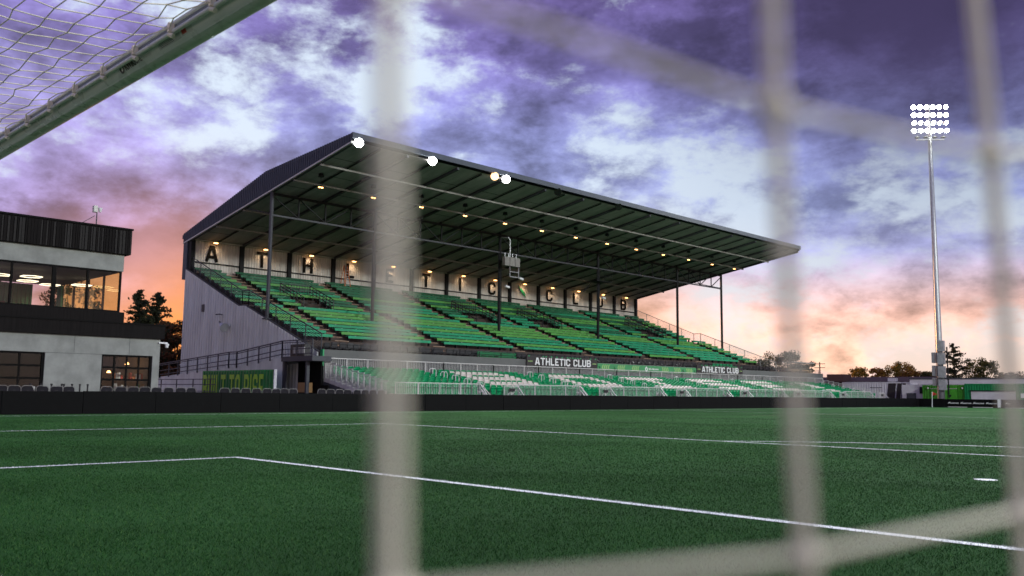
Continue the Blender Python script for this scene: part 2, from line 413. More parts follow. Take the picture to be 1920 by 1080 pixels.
def corr(mb, p0, p1, ztop, zbot, pitch, depth, nrm, m=None):
    """corrugated sheet between ground points p0->p1 (xy); ztop/zbot functions of 0..1"""
    if m is not None: mb.cur = m
    p0 = Vector(p0); p1 = Vector(p1); L = (p1-p0).length; n = max(2, int(L/pitch)); nrm = Vector(nrm)
    base = len(mb.v); prof = [(0, 0), (.38, 0), (.5, 1), (.88, 1)]
    ts = [((i+a)/n, d) for i in range(n) for a, d in prof] + [(1, 0)]
    for t, d in ts:
        p = p0.lerp(p1, t) + nrm*(d*depth)
        mb.v.append((p.x, p.y, zbot(t))); mb.v.append((p.x, p.y, ztop(t)))
    for i in range(len(ts)-1):
        a = base+2*i; mb.q(a, a+2, a+3, a+1)
    return mb

# ================================================================== GROUND
mb = MB(); mb.quad((-900, -300, -.03), (900, -300, -.03), (900, 2500, -.03), (-900, 2500, -.03))
tag(mb.build('ground', 'asphalt', fix=False), kind='structure')
mb = MB(); mb.quad((-34.9, -6, 0), (40, -6, 0), (40, 103, 0), (-34.9, 103, 0))
pitch_o = tag(mb.build('pitch', 'turf', fix=False), kind='structure')
mb = MB(); mb.box(-43.6, -35.25, -6, 104, -.02, .22)
tag(mb.build('walkway', 'walkway'), kind='structure')
# painted lines: (x0,x1,y0,y1)
LW = .12
W2, L2 = 32.88, 99.55
LINES = [('goal_line', -W2, W2, -LW/2, LW/2), ('touchline', -W2-LW/2, -W2+LW/2, -LW/2, L2),
         ('goal_area_line', -9.16, 9.16, 5.5-LW, 5.5), ('goal_area_line', -9.16, -9.16+LW, LW/2, 5.5-LW), ('goal_area_line', 9.16-LW, 9.16, LW/2, 5.5-LW),
         ('penalty_area_line', -20.16, 20.16, 16.5-LW, 16.5), ('penalty_area_line', -20.16, -20.16+LW, LW/2, 16.5-LW), ('penalty_area_line', 20.16-LW, 20.16, LW/2, 16.5-LW),
         ('halfway_line', -W2+LW, W2, L2/2-.05, L2/2+.05), ('goal_line', -W2, W2, L2-LW, L2)]
lab = {'goal_line': 'white goal line', 'touchline': 'white touchline painted along the turf in front of the black board'}
for i, (nm, x0, x1, y0_, y1_) in enumerate(LINES):
    mb = MB(); n = max(1, int(max(x1-x0, y1_-y0_)/.5))
    z = .005
    mb.quad((x0, y0_, z), (x1, y0_, z), (x1, y1_, z), (x0, y1_, z))
    o = mb.build(nm, 'white_paint', fix=False); o['kind'] = 'structure'
mb = MB(); a0 = math.radians(90-53.05); a1 = math.radians(90+53.05); N = 64     # the arc in front of the penalty area
for i in range(N):
    t0 = a0+(a1-a0)*i/N; t1 = a0+(a1-a0)*(i+1)/N
    f = lambda t, r: (r*math.cos(t), 11+r*math.sin(t), .0045)
    mb.quad(f(t0, 9.03), f(t0, 9.15), f(t1, 9.15), f(t1, 9.03))
mb.build('penalty_arc_line', 'white_paint', fix=False)['kind'] = 'structure'
mb = MB(); n0 = len(mb.v); mb.v += [(.14*math.cos(2*math.pi*i/24), 11+.14*math.sin(2*math.pi*i/24), .005) for i in range(24)]; mb.q(*range(24))
mb.build('penalty_mark', 'white_paint', fix=False)['kind'] = 'structure'
mat('faint_line', (.30, .33, .14), .7, .3, 9)
mb = MB(); mb.quad((-20.2, 40, .003), (-20.1, 40, .003), (-20.1, 95, .003), (-20.2, 95, .003))
mb.quad((-20.1, 62.0, .0032), (20, 62.0, .0032), (20, 62.09, .0032), (-20.1, 62.09, .0032))
mb.build('faint_sports_line', 'faint_line', fix=False)['kind'] = 'structure'
# turf blades: dense near the goal mouth, thinner with distance
def blades():
    V = []; MI = []
    for r0, r1, dens, w, h in ((3.0, 7.5, 4000, .0040, .020), (7.5, 12, 2200, .005, .020), (12, 20, 800, .008, .020), (20, 34, 240, .012, .020), (34, 62, 95, .014, .018)):
        th0, th1 = math.pi/2+yaw-.72, math.pi/2+yaw+.72
        n = int(dens*.5*(r1*r1-r0*r0)*(th1-th0))
        r = np.sqrt(rng.random(n)*(r1*r1-r0*r0)+r0*r0); t = th0+(th1-th0)*rng.random(n)
        x = CAM.x+r*np.cos(t); y = CAM.y+r*np.sin(t)
        k = (x > -34.8) & (y > -3) & ((r < 34) | (rng.random(n) > (r-34)/28)); x = x[k]; y = y[k]; n = len(x)
        az = rng.random(n)*2*np.pi; hh = h*(.65+.6*rng.random(n)); ww = w*(.7+.6*rng.random(n))
        lx = rng.normal(0, .014, n); ly = rng.normal(0, .014, n)
        dx = np.cos(az)*ww/2; dy = np.sin(az)*ww/2
        v = np.stack([np.stack([x-dx, y-dy, np.full(n, .001)], 1), np.stack([x+dx, y+dy, np.full(n, .001)], 1), np.stack([x+lx, y+ly, hh], 1)], 1)
        mi = rng.choice(3, n, p=[.5, .32, .18])
        on = np.zeros(n, bool); jit = rng.normal(0, .010, n)
        for nm, a, c, d, e in LINES: on |= (x > a-jit) & (x < c+jit) & (y > d-jit) & (y < e+jit)
        on |= (np.hypot(x, y-11) < .14) | ((np.abs(np.hypot(x, y-11)-9.09) < .06+jit) & (y > 16.5))
        mi[on] = 3
        V.append(v.reshape(-1, 3)); MI.append(mi)
    V = np.concatenate(V); MI = np.concatenate(MI).astype(np.int32); nt = len(MI)
    me = bpy.data.meshes.new('turf_blades')
    me.vertices.add(nt*3); me.vertices.foreach_set('co', V.astype(np.float32).ravel())
    me.loops.add(nt*3); me.loops.foreach_set('vertex_index', np.arange(nt*3, dtype=np.int32))
    me.polygons.add(nt); me.polygons.foreach_set('loop_start', np.arange(nt, dtype=np.int32)*3)
    for m_ in ('blade', 'blade_dark', 'blade_light', 'white_paint'): me.materials.append(MATS[m_])
    me.polygons.foreach_set('material_index', MI)
    me.update(); me.validate()
    o = bpy.data.objects.new('turf_blades', me); COL.objects.link(o)
    tag(o, 'short green artificial turf blades covering the pitch', 'turf', kind='stuff')
blades()

# ================================================================== GRANDSTAND
Y0, BAY = 29.313, 4.3887
Y1 = Y0+13*BAY
XW = -62.55
def by(i): return Y0+BAY*i
GS = thing('grandstand', (-52, Y0, 0), 'large covered grandstand with green benches under a dark overhanging roof', 'grandstand')
def sof(x): return 12.76+(x-XW)*(16.39-12.76)/21.6
def rtop(x): return 13.2+(x+63.75)*(16.17-13.2)/12.45 if x < -51.3 else 16.17+(x+51.3)*(16.84-16.17)/10.35
# --- terrace (stepped concrete)
def edge(x):
    if x > -53.33: return 3.5+.3666*(-44-x)
    if x > -54.24: return 6.93
    return 6.95+.3937*(-54.24-x)
LOWR = [-46.3-.8*i for i in range(9)]
UPR = [-54.75-.82*i for i in range(10)]
prof = [(-43.95, 0), (-43.95, 3.3), (-46.0, 3.3)]
for x in LOWR: prof += [(x+.35, edge(x)-.02), (x-.45, edge(x)-.02)]
prof += [(-53.2, 6.9), (-54.36, 6.9)]
for x in UPR: prof += [(x+.36, edge(x)-.02), (x-.46, edge(x)-.02)]
prof += [(-62.7, prof[-1][1]), (-62.7, 0)]
MB().prism(prof, 'y', Y0+.12, Y1-.05).build('terrace', 'terrace', GS)
MB().box(-50, -43.95, Y1, 96.4, .2, 3.3).build('terrace_extension', 'grey_wall', GS)
# --- side wall (white corrugated) with its stepped sloping top
side = MB()
sp = [(-63.1, 10.43), (-62.9, 10.36), (-54.24, 6.95), (-53.33, 6.93), (-44, 3.5), (-43.97, 3.45)]
def stop(t):
    x = -63.1+t*(63.1-43.97)
    for (xa, za), (xb, zb) in zip(sp, sp[1:]):
        if x <= xb+1e-6: return za+(zb-za)*(x-xa)/(xb-xa)
    return sp[-1][1]
corr(side, (-63.1, Y0, 0), (-43.97, Y0, 0), stop, lambda t: 0.0, .38, .075, (0, -1, 0))
sw = side.build('side_wall', 'white_corr', GS, fix=False)
m2 = MB()
for (xa, za), (xb, zb) in zip(sp, sp[1:]): m2.bar((xa, Y0+.02, za+.03), (xb, Y0+.02, zb+.03), .14, .07)
m2.build('wall_coping', 'steel_grey', sw)
MB().box(-63.1, -50, Y0-.075, Y0-.05, 2.9, 2.98).build('wall_flashing', 'white_corr', sw)
v_ = MB(); v_.box(-59.85, -59.4, Y0-.10, Y0-.05, 6.85, 7.4)
for k in range(5): v_.box(-59.82, -59.43, Y0-.13, Y0-.10, 6.9+k*.1, 6.95+k*.1)
v_.build('wall_vent', 'steel_grey', sw)
# --- corner pillar at the back, far end wall pillar
MB().box(-63.55, -62.9, Y0-.06, Y0+.5, 9.6, sof(-62.9)-.02).build('corner_post', 'roof_metal', GS)
MB().box(-63.2, -62.75, Y1-.1, Y1+.3, 0, sof(-62.6)-.05).build('corner_post', 'steel_dark', GS)
# --- back wall: thirteen corrugated panels, posts, girts, letters, lamps
BW = MB().box(-63.3, -62.95, Y0+.5, Y1-.1, 0, 12.7).build('back_wall', 'steel_grey', GS)
for i in range(13):
    p = MB(); corr(p, (XW-.1, by(i)+.14, 0), (XW-.1, by(i+1)-.14, 0), lambda t: 12.74, lambda t: 9.6, .24, .035, (1, 0, 0))
    p.build('wall_panel', 'panel_corr', BW, fix=False)
for i in range(14):
    yy = by(i) + (.2 if i == 0 else (-.15 if i == 13 else 0))
    MB().box(XW-.3, XW+.16, yy-.17, yy+.17, 9.5, sof(XW)+.01).build('wall_post', 'steel_dark', BW)
for i in range(13): MB().box(XW-.05, XW+.02, by(i)+.19, by(i+1)-.19, 10.93, 11.03).build('girt', 'steel_dark', BW)
MB().box(XW-.05, XW+.20, Y0+.2, Y1-.1, 12.66, 12.75).build('wall_head_rail', 'steel_light', BW)
TXT = 'ATHLETIC*CLUB'
for i, ch in enumerate(TXT):
    yc = by(i+.42)
    if ch == '*':
        bo = MB(); P_ = [(-.55, 12.50), (-.12, 12.12), (-.02, 12.16), (.42, 11.65), (.40, 11.80), (.62, 11.18), (.30, 11.52), (.26, 11.42), (.04, 11.74), (-.10, 11.70), (-.22, 11.98)]
        bo.prism([(yc+a, c) for a, c in P_], 'x', XW-.02, XW+.05)
        o = bo.build('bolt_emblem', 'bolt_green', BW); o['label'] = 'green lightning bolt emblem between the words'
    else:
        h = 1.3; ws = 1.05; w = GL[ch][0]*h*ws
        o, _ = letter(ch, h, (XW-.03, yc-w/2, 11.12), (0, 1, 0), (0, 0, 1), (1, 0, 0), .06, 'letter_dark', BW, ws)
        o['label'] = 'dark painted letter %s' % ch
    nmx = 'green lightning bolt' if ch == '*' else 'letter %s' % ch
    occ = {('T', 1): ' beside the letter A', ('T', 5): ' beside the letter E', ('L', 3): ' in the first word', ('L', 10): ' in the last word', ('C', 7): ' ending the first word', ('C', 9): ' starting the last word'}.get((ch, i), '')
    t = thing('wall_lamp', (XW+.35, yc+.1, 12.55), 'warm glowing wall lamp above the %s%s on the stand wall' % (nmx, occ), 'lamp', 'lamps above the wall letters')
    l_ = MB(); l_.box(XW+.02, XW+.30, yc+.06, yc+.14, 12.59, 12.63); l_.box(XW+.28, XW+.48, yc-.06, yc+.26, 12.62, 12.66); l_.build('lamp_bracket', 'steel_dark', t)
    MB().box(XW+.29, XW+.47, yc-.05, yc+.25, 12.55, 12.62).build('bulb', 'warm_lamp', t)
    ld = bpy.data.lights.new('lamp_light', 'SPOT'); ld.energy = 40; ld.color = (1, .72, .46); ld.spot_size = rad(150); ld.spot_blend = .9; ld.shadow_soft_size = .12
    lo = bpy.data.objects.new('lamp_light', ld); COL.objects.link(lo); lo.parent = t; lo.location = (.10, 0, -.09)
    lo.rotation_euler = Vector((.30, 0, 1)).to_track_quat('Z', 'Y').to_euler()
# --- roof
rf = MB()
rp = [(-63.75, 13.2), (-51.3, 16.17), (-40.95, 16.84), (-40.95, 16.62), (-51.3, 15.95), (-63.75, 13.0)]
RO = rf.prism(rp, 'y', Y0-.05, Y1+.05).build('roof', 'roof_metal', GS)
fa = MB(); corr(fa, (-63.7, Y0-.03, 0), (-41.0, Y0-.03, 0), lambda t: rtop(-63.7+t*22.7)+.02, lambda t: sof(-63.7+t*22.7)-.05, .26, .05, (0, -1, 0))
fa.build('gable_fascia', 'roof_metal', RO, fix=False)
fa = MB(); corr(fa, (-63.7, Y1+.03, 0), (-41.0, Y1+.03, 0), lambda t: rtop(-63.7+t*22.7), lambda t: sof(-63.7+t*22.7), .26, .05, (0, 1, 0))
fa.build('gable_fascia', 'roof_metal', RO, fix=False)
MB().box(-41.0, -40.87, Y0-.08, Y1+.08, 16.52, 16.88).build('front_fascia', 'roof_metal', RO)
MB().bar((-63.6, Y0-.02, sof(-63.6)-.10), (-41, Y0-.02, sof(-41)-.10), .14, .10).build('edge_trim', 'steel_light', RO)
MB().box(-63.85, -63.70, Y0-.05, Y1+.05, 12.85, 13.15).build('gutter', 'roof_metal', RO)
for i in range(26):                                       # soffit boards, two to a bay
    ya, yb = by(i/2)+.03, by(i/2+.5)-.03
    p = MB(); n = len(p.v); x0, x1 = -63.3, -41.05
    for k in range(8):
        xa = x0+(x1-x0)*k/8+.02; xb = x0+(x1-x0)*(k+1)/8-.02; dz_ = .012*((k+i) % 2)
        p.quad((xa, ya, sof(xa)+dz_), (xb, ya, sof(xb)+dz_), (xb, yb, sof(xb)+dz_), (xa, yb, sof(xa)+dz_))
    p.build('soffit_panel', 'soffit', RO, fix=False)
p = MB(); p.quad((-63.3, Y0, sof(-63.3)+.05), (-41.05, Y0, sof(-41.05)+.05), (-41.05, Y1, sof(-41.05)+.05), (-63.3, Y1, sof(-63.3)+.05))
p.build('soffit_backing', 'steel_dark', RO, fix=False)
for i in range(27):
    w_ = .16 if i % 2 == 0 else .06; yy = by(i/2)
    yy = min(max(yy, Y0+.12), Y1-.12)
    MB().bar((-63.0, yy, sof(-63.0)-.10), (-41.1, yy, sof(-41.1)-.10), w_, .18 if i % 2 == 0 else .08).build('rafter', 'steel_dark' if i % 2 else 'steel_grey', RO)
for x in (-44.6, -47.7, -54.4, -58.4):
    MB().box(x-.05, x+.05, Y0+.05, Y1-.05, sof(x)-.33, sof(x)-.21).build('purlin', 'steel_mid', RO)
# --- columns and truss
XC = -50.5
TR = MB().box(XC-.08, XC+.08, Y0+.1, Y1-.1, 14.42, 14.58).build('truss_top_chord', 'steel_dark', GS)
MB().box(XC-.07, XC+.07, Y0+.1, Y1-.1, 12.95, 13.07).build('truss_bottom_chord', 'steel_grey', TR)
cols = (0, 2, 5, 8, 11, 13)
for ci, i in enumerate(cols):
    yy = by(i)+(.08 if i == 0 else (-.15 if i == 13 else 0))
    c_ = MB(); c_.tube([(XC, yy, edge(XC)-.1), (XC, yy, 14.75)], .13, 12); c_.box(XC-.25, XC+.25, yy-.25, yy+.25, edge(XC)-.05, edge(XC)+.03)
    c_.build('column', 'steel_dark' if ci else 'steel_grey', GS, smooth=False)
for ca, cb_ in zip(cols, cols[1:]):
    n = (cb_-ca)*2
    for k in range(1, n):
        yy = by(ca+k/2); MB().box(XC-.045, XC+.045, yy-.045, yy+.045, 13.07, 14.42).build('truss_vertical', 'steel_dark', TR)
    for k in range(n):
        ya, yb = by(ca+k/2), by(ca+(k+1)/2)
        a, c = ((XC, ya+.08, 14.40), (XC, yb-.05, 13.09)) if k < n/2 else ((XC, ya+.05, 13.09), (XC, yb-.08, 14.40))
        MB().bar(a, c, .07, .07).build('truss_diagonal', 'steel_dark', TR)
# knee braces between truss and soffit at each column
for i in cols:
    yy = min(max(by(i), Y0+.1), Y1-.15)
    MB().bar((XC-.1, yy, 13.1), (XC-3.6, yy, sof(XC-3.6)-.2), .07).build('knee_brace', 'steel_dark', GS)
# --- aisles and benches
AIS = [by(.70+1.92*i) for i in range(7)]
VOM = [(1.18, 1.80), (5.20, 5.90), (7.15, 7.80), (11.05, 11.75)]
for ya in AIS:
    st = MB()
    for x in LOWR+UPR:
        st.box(x-.42, x+.34, ya-.55, ya+.55, edge(x)-.015, edge(x)+.03, 0)
        st.box(x+.0, x+.34, ya-.5, ya+.5, edge(x)-.32, edge(x)-.16, 0)
        st.box(x+.30, x+.36, ya-.55, ya+.55, edge(x)+.0, edge(x)+.035, 1)
    st.box(-54.6, -52.9, ya-.5, ya+.5, 6.87, 6.93, 0)
    st.build('aisle_steps', ['wood_brown', 'wood_pale'], GS)
starts = [Y0+.25] + [a+.62 for a in AIS]; ends = [a-.62 for a in AIS] + [Y1-.3]
bcols = ['bench_green', 'bench_lime', 'bench_shade_green']
for ri, x in enumerate(LOWR+UPR):
    upper = ri >= len(LOWR); iu = ri-len(LOWR)
    for bi, (ya, yb) in enumerate(zip(starts, ends)):
        segs = [(ya, yb)]
        if upper and iu < 3:
            for va, vb in VOM:
                va, vb = by(va), by(vb); ns = []
                for s0, s1 in segs:
                    if vb <= s0 or va >= s1: ns.append((s0, s1))
                    else:
                        if va-s0 > .6: ns.append((s0, va))
                        if s1-vb > .6: ns.append((vb, s1))
                segs = ns
        for s0, s1 in segs:
            z = edge(x)+.36; be = MB()
            be.box(x-.17, x+.13, s0, s1, z, z+.055, 0); be.box(x+.13, x+.16, s0, s1, z-.13, z+.05, 0)
            k = max(2, int((s1-s0)/1.15))
            for j in range(k+1):
                yj = s0+.1+(s1-s0-.2)*j/k
                be.box(x-.10, x+.10, yj-.03, yj+.03, edge(x), z, 1)
            for j in range(k):
                yj = s0+(s1-s0)*(j+.5)/k
                if not upper or iu < 5: be.box(x+.05, x+.125, yj-.05, yj+.05, z+.055, z+.065, 2)
            pat = [0, 1, 0, 0, 1, 0, 1, 1, 0] if not upper else [1, 0, 2, 2, 1, 2, 1, 2, 2, 2]  # upper rows lean darker: roof shade put into the mix of bench colours
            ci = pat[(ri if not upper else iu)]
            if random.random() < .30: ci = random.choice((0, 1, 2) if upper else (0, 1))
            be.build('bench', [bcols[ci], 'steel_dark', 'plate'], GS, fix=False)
# --- vomitories with black guard rails
for va, vb in VOM:
    ya, yb = by(va), by(vb); vo = MB()
    vo.box(-57.6, -54.4, ya+.1, yb-.1, 6.92, 7.05, 0)
    for y in (ya+.05, yb-.05):
        for k in range(8):
            t = k/7; x = -54.3-3.4*t; zb = edge(x)
            vo.bar((x, y, zb), (x, y, zb+1.05), .05)
        for h in (.3, .55, .8, 1.05): vo.bar((-54.3, y, edge(-54.3)+h), (-57.7, y, edge(-57.7)+h), .045)
    for h in (.3, .55, .8, 1.05): vo.bar((-57.7, ya, edge(-57.7)+h), (-57.7, yb, edge(-57.7)+h), .045)
    for k in range(12):
        y = ya+(yb-ya)*k/11; vo.bar((-57.7, y, edge(-57.7)), (-57.7, y, edge(-57.7)+1.05), .03)
    vo.box(-57.6, -54.5, ya+.12, yb-.12, 7.0, 7.03)
    for k in range(3): vo.box(-57.5, -56.6, ya+.3+k*.9, ya+.9+k*.9, 7.05, 7.9)
    vo.build('vomitory_rail', 'black_plastic', GS)
# --- end guard fences following the slope
def endfence(y, matn, r=.012):
    pts = [(-62.6, edge(-62.6)), (-54.24, 6.95), (-53.33, 6.93), (-43.95, 3.5)]
    f = MB()
    for (xa, za), (xb, zb) in zip(pts, pts[1:]):
        n = max(1, int(abs(xb-xa)/1.6))
        for k in range(n+1):
            t = k/n; x = xa+(xb-xa)*t; z = za+(zb-za)*t; f.bar((x, y, z-.1), (x, y, z+1.12), .05)
        for h in [.12*j for j in range(1, 10)]: f.bar((xa, y, za+h), (xb, y, zb+h), .022)
        f.bar((xa, y, za+1.12), (xb, y, zb+1.12), .05)
    f.build('end_guard_rail', matn, GS)
endfence(Y0+.2, 'steel_grey'); endfence(Y1-.12, 'steel_light')
# --- front grey wall with its low rail
MB().box(-43.95, -43.65, Y0+.2, 96.4, .2, 3.62).build('front_wall', 'grey_wall', GS)
MB().box(-43.9, -43.62, Y0+.1, Y0+.2, 2.6, 3.62).build('front_wall_end', 'bolt_green', GS)
r_ = MB(); y = Y0+.3
while y < 96.2:
    r_.bar((-43.8, y, 3.62), (-43.8, y, 3.98), .04); y += 2.2
for h in (3.80, 3.98): r_.bar((-43.8, Y0+.3, h), (-43.8, 96.3, h), .04)
r_.build('front_rail', 'steel_dark', GS)

# --- hanging lamps under the roof
for i in range(13):
    x, y, z = -46.5, by(.31+.983*i), 14.5
    t = thing('hanging_lamp', (x, y, z), 'small warm lamp hanging under the stand roof, %s from the near end' % ordn(i+1), 'lamp', 'lamps hanging from the stand roof')
    l_ = MB(); l_.tube([(x, y, z+.14), (x, y, sof(x)-.05)], .015, 6); l_.tube([(x, y, z+.75), (x, y, z+.98)], [.20, .16], 10); l_.tube([(x, y, z+.05), (x, y, z+.16)], [.22, .06], 12)
    l_.build('lamp_shade', 'steel_dark', t)
    l_ = MB(); l_.tube([(x, y-.10, z), (x, y-.10, z+.05)], .075, 10); l_.tube([(x, y+.10, z), (x, y+.10, z+.05)], .075, 10)
    l_.build('bulb', 'warm_lamp', t)
# --- floodlights on the roof edge
FL = [(29.75, 1, 'lit round floodlight at the near corner of the stand roof edge'), (35.66, 1, 'lit round floodlight on the stand roof edge, second of three'),
      (42.54, 1, 'lit round floodlight on the stand roof edge, third of three'), (41.40, 2, 'small tilted floodlight beside the third lit floodlight on the roof edge'),
      (48.08, 0, 'unlit dark floodlight on the roof edge, nearer of the two'), (55.51, 0, 'unlit dark floodlight on the roof edge, farther of the two')]
for y, lit, lb in FL:
    x, z = -40.95, 16.33
    t = thing('roof_floodlight', (x, y, z), lb, 'floodlight', 'floodlights on the stand roof edge')
    aim = Vector((.66, -.68, -.30)).normalized(); ctr = Vector((x, y, z-.02))
    a = MB(); a.tube([tuple(ctr-aim*.22), tuple(ctr-aim*.02)], [.12, .30], 16); a.bar((x, y, z+.12), (x, y, z+.35), .06); a.build('housing', 'steel_dark', t)
    a = MB(); a.tube([tuple(ctr), tuple(ctr+aim*.03)], .285, 20); a.build('lens', 'flood_roof' if lit == 1 else ('warm_side_glow' if lit == 2 else 'glass'), t)
    if lit == 1:
        ld = bpy.data.lights.new('flood_light', 'SPOT'); ld.energy = 5200; ld.color = (.93, 1, .96); ld.spot_size = rad(125); ld.spot_blend = .7; ld.shadow_soft_size = .2
        lo = bpy.data.objects.new('flood_light', ld); COL.objects.link(lo); lo.parent = t; lo.location = aim*.12
        lo.rotation_euler = (-aim).to_track_quat('Z', 'Y').to_euler()
# --- equipment rack, dish, ladder, cameras on the stand
t = thing('equipment_rack', (-49.5, 51.6, 11.3), 'grey equipment cabinet rack hung beside a stand column', 'equipment')
a = MB()
for k in range(3): a.box(-49.62, -49.3, 50.72+k*.62, 51.28+k*.62, 11.75, 12.5)
a.build('cabinet', 'steel_mid', t)
a = MB(); a.tube([(-49.5, 51.5, 12.5), (-49.5, 51.5, 14.0), (-49.55, 51.35, 14.2), (-50.3, 51.2, 14.25)], .05, 8)
for k in range(4): a.tube([(-49.45, 50.85+k*.45, 12.5), (-49.45, 50.85+k*.45, 12.85)], .035, 6)
a.build('conduit', 'galv', t)
a = MB()
for yy in (51.5, 52.55): a.bar((-49.5, yy, 10.85), (-49.5, yy, 11.75), .05)
for zz in (10.87, 11.3): a.bar((-49.5, 51.5, zz), (-49.5, 52.55, zz), .05)
a.bar((-50.4, 52.0, 12.2), (-49.5, 52.0, 12.2), .06); a.build('rack_frame', 'galv', t)
for lb, (x, y, z) in (('small white security camera on the frame under the equipment rack', (-49.4, 52.75, 10.8)), ('small white security camera on the middle stand column', (-50.2, 51.9, 10.1)), ('small white security camera on the stand column near the letter B', (-50.2, 64.9, 10.2))):
    t = thing('security_camera', (x, y, z), lb, 'camera', 'white security cameras')
    a = MB(); a.tube([(x, y-.22, z+.02), (x, y+.22, z-.04)], [.09, .11], 10); a.build('camera_body', 'white_paint', t)
    a = MB(); a.bar((x-.3, y-.1, z+.12), (x, y-.1, z+.12), .05); a.bar((x, y-.1, z+.02), (x, y-.1, z+.14), .05); a.build('camera_arm', 'galv', t)
t = thing('step_ladder', (-61.9, 43.4, 10.05), 'orange step ladder standing at the back wall beside the letter L', 'ladder')
for s_ in (-1, 1):
    MB().bar((-61.5, 43.4+s_*.30, 10.0), (-61.95, 43.4+s_*.16, 12.1), .07, .05).build('ladder_rail', 'orange', t)
    MB().bar((-62.35, 43.4+s_*.30, 10.0), (-61.98, 43.4+s_*.16, 12.08), .05, .04).build('ladder_rail', 'orange', t)
for k in range(7):
    f_ = k/7; z = 10.3+k*.26; MB().box(-61.62-.27*f_, -61.50-.27*f_-.06, 43.4-.28+.12*f_, 43.4+.28-.12*f_, z, z+.03).build('rung', 'galv', t)
for lb, y, x0 in (('tall thin black access ladder on the middle stand column', 51.0, -50.2), ('thin black access ladder on the column in front of the letter U', 64.1, -50.2)):
    t = thing('access_ladder', (x0, y, 8), lb, 'ladder')
    a = MB()
    for d in (-.2, .2): a.bar((x0, y+d, 8.0), (x0, y+d, 12.9), .035)
    for k in range(16): a.bar((x0, y-.2, 8.2+k*.3), (x0, y+.2, 8.2+k*.3), .025)
    a.build('ladder_frame', 'steel_dark', t)
t = thing('camera_platform', (-50.5, 64.4, 12), 'small black railed platform on the column in front of the letter U', 'platform')
a = MB(); a.box(-50.9, -49.6, 63.2, 65.4, 11.65, 11.72)
for yy in (63.2, 64.3, 65.4): a.bar((-49.6, yy, 11.7), (-49.6, yy, 12.6), .04)
for h in (12.15, 12.6): a.bar((-49.6, 63.2, h), (-49.6, 65.4, h), .04)
a.bar((-50.4, 62.2, 10.6), (-50.4, 63.4, 11.65), .06); a.build('platform_frame', 'steel_dark', t)
t = thing('wall_floodlight', (-55.43, Y0-.4, 5.55), 'silver floodlight on a bracket on the white side wall of the stand', 'floodlight')
MB().box(-55.5, -55.36, Y0-.45, Y0-.05, 5.52, 5.60).build('bracket', 'galv', t)
a = MB(); a.tube([(-55.85, Y0-.55, 5.75), (-55.35, Y0-.5, 5.45)], [.10, .34], 12); a.build('reflector', 'galv', t)
a = MB(); a.tube([(-56.1, Y0-.5, 5.95), (-55.85, Y0-.55, 5.75)], [.02, .10], 8); a.build('lamp_neck', 'steel_dark', t)
t = thing('wall_light', (-56.63, Y0-.3, 6.45), 'thin dark wall light above the silver floodlight on the stand side', 'lamp')
MB().box(-56.95, -56.35, Y0-.42, Y0-.32, 6.44, 6.50).build('light_head', 'steel_dark', t); MB().box(-56.65, -56.58, Y0-.32, Y0-.05, 6.45, 6.49).build('light_arm', 'steel_dark', t)

# ================================================================== SIGNS ON THE FRONT WALL
def club_sign(ya, yb, z0, z1, lb):
    t = thing('club_sign', (-43.5, (ya+yb)/2, z0), lb, 'sign', 'black name signs on the front wall')
    MB().box(-43.62, -43.54, ya, yb, z0, z1).build('sign_board', 'sign_black', t)
    h = (z1-z0)*.64; Lw = word_len('ATHLETIC CLUB', h, .14, 1.0); ws = (yb-ya)*.80/Lw
    word('ATHLETIC CLUB', h, (-43.54, (ya+yb)/2-Lw*ws/2+.05, z0+(z1-z0)*.19), (0, 1, 0), (0, 0, 1), (1, 0, 0), .03, 'letter_white', t, .14, ws)
    for s_ in (0, 1):
        for k in range(3):
            y = (ya+.22+k*.17) if s_ == 0 else (yb-.22-k*.17)
            MB().box(-43.54, -43.525, y-.05, y+.05, (z0+z1)/2-.05, (z0+z1)/2+.05).build('dot_mark', 'banner_pale', t)
    for k in range(26):
        y = ya+.25+(yb-ya-.5)*k/25
        if random.random() < .6: MB().box(-43.54, -43.53, y-.08, y+.08, z1-.09, z1-.01).build('edge_mark', 'bolt_green', t)
        if random.random() < .6: MB().box(-43.54, -43.53, y-.08, y+.08, z0+.01, z0+.07).build('edge_mark', 'bolt_green', t)
club_sign(47.5, 55.9, 3.05, 3.93, 'black sign reading ATHLETIC CLUB left of the green banner')
club_sign(70.5, 78.75, 3.05, 3.90, 'black sign reading ATHLETIC CLUB right of the green banner')
t = thing('sponsor_banner', (-43.5, 63.2, 2.95), 'long green banner with pale chevrons and white sponsor lettering', 'banner')
MB().box(-43.62, -43.56, 55.95, 70.45, 2.95, 3.56).build('banner_cloth', 'banner_green', t)
def chevrons(yc, sgn):
    m_ = MB()
    for k in range(4):
        y = yc+(k-1.5)*.26
        for za, zb in ((3.02, 3.255), (3.255, 3.49)):
            d0 = 0 if za < 3.1 else -.16*sgn; d1 = -.16*sgn if za < 3.1 else 0
            for j in range(2):
                zz0 = za+(zb-za)*j/2; zz1 = za+(zb-za)*(j+1)/2
                o0 = d0+(d1-d0)*(j/2); o1 = d0+(d1-d0)*((j+1)/2)
                m_.quad((-43.555, y+o0-.06, zz0), (-43.555, y+o0+.06, zz0), (-43.555, y+o1+.06, zz1), (-43.555, y+o1-.06, zz1))
    m_.build('chevron_print', 'banner_pale', t, fix=False)
for yc in (57.1, 59.2, 61.2): chevrons(yc, 1)
for yc in (65.4, 67.3, 69.2): chevrons(yc, -1)
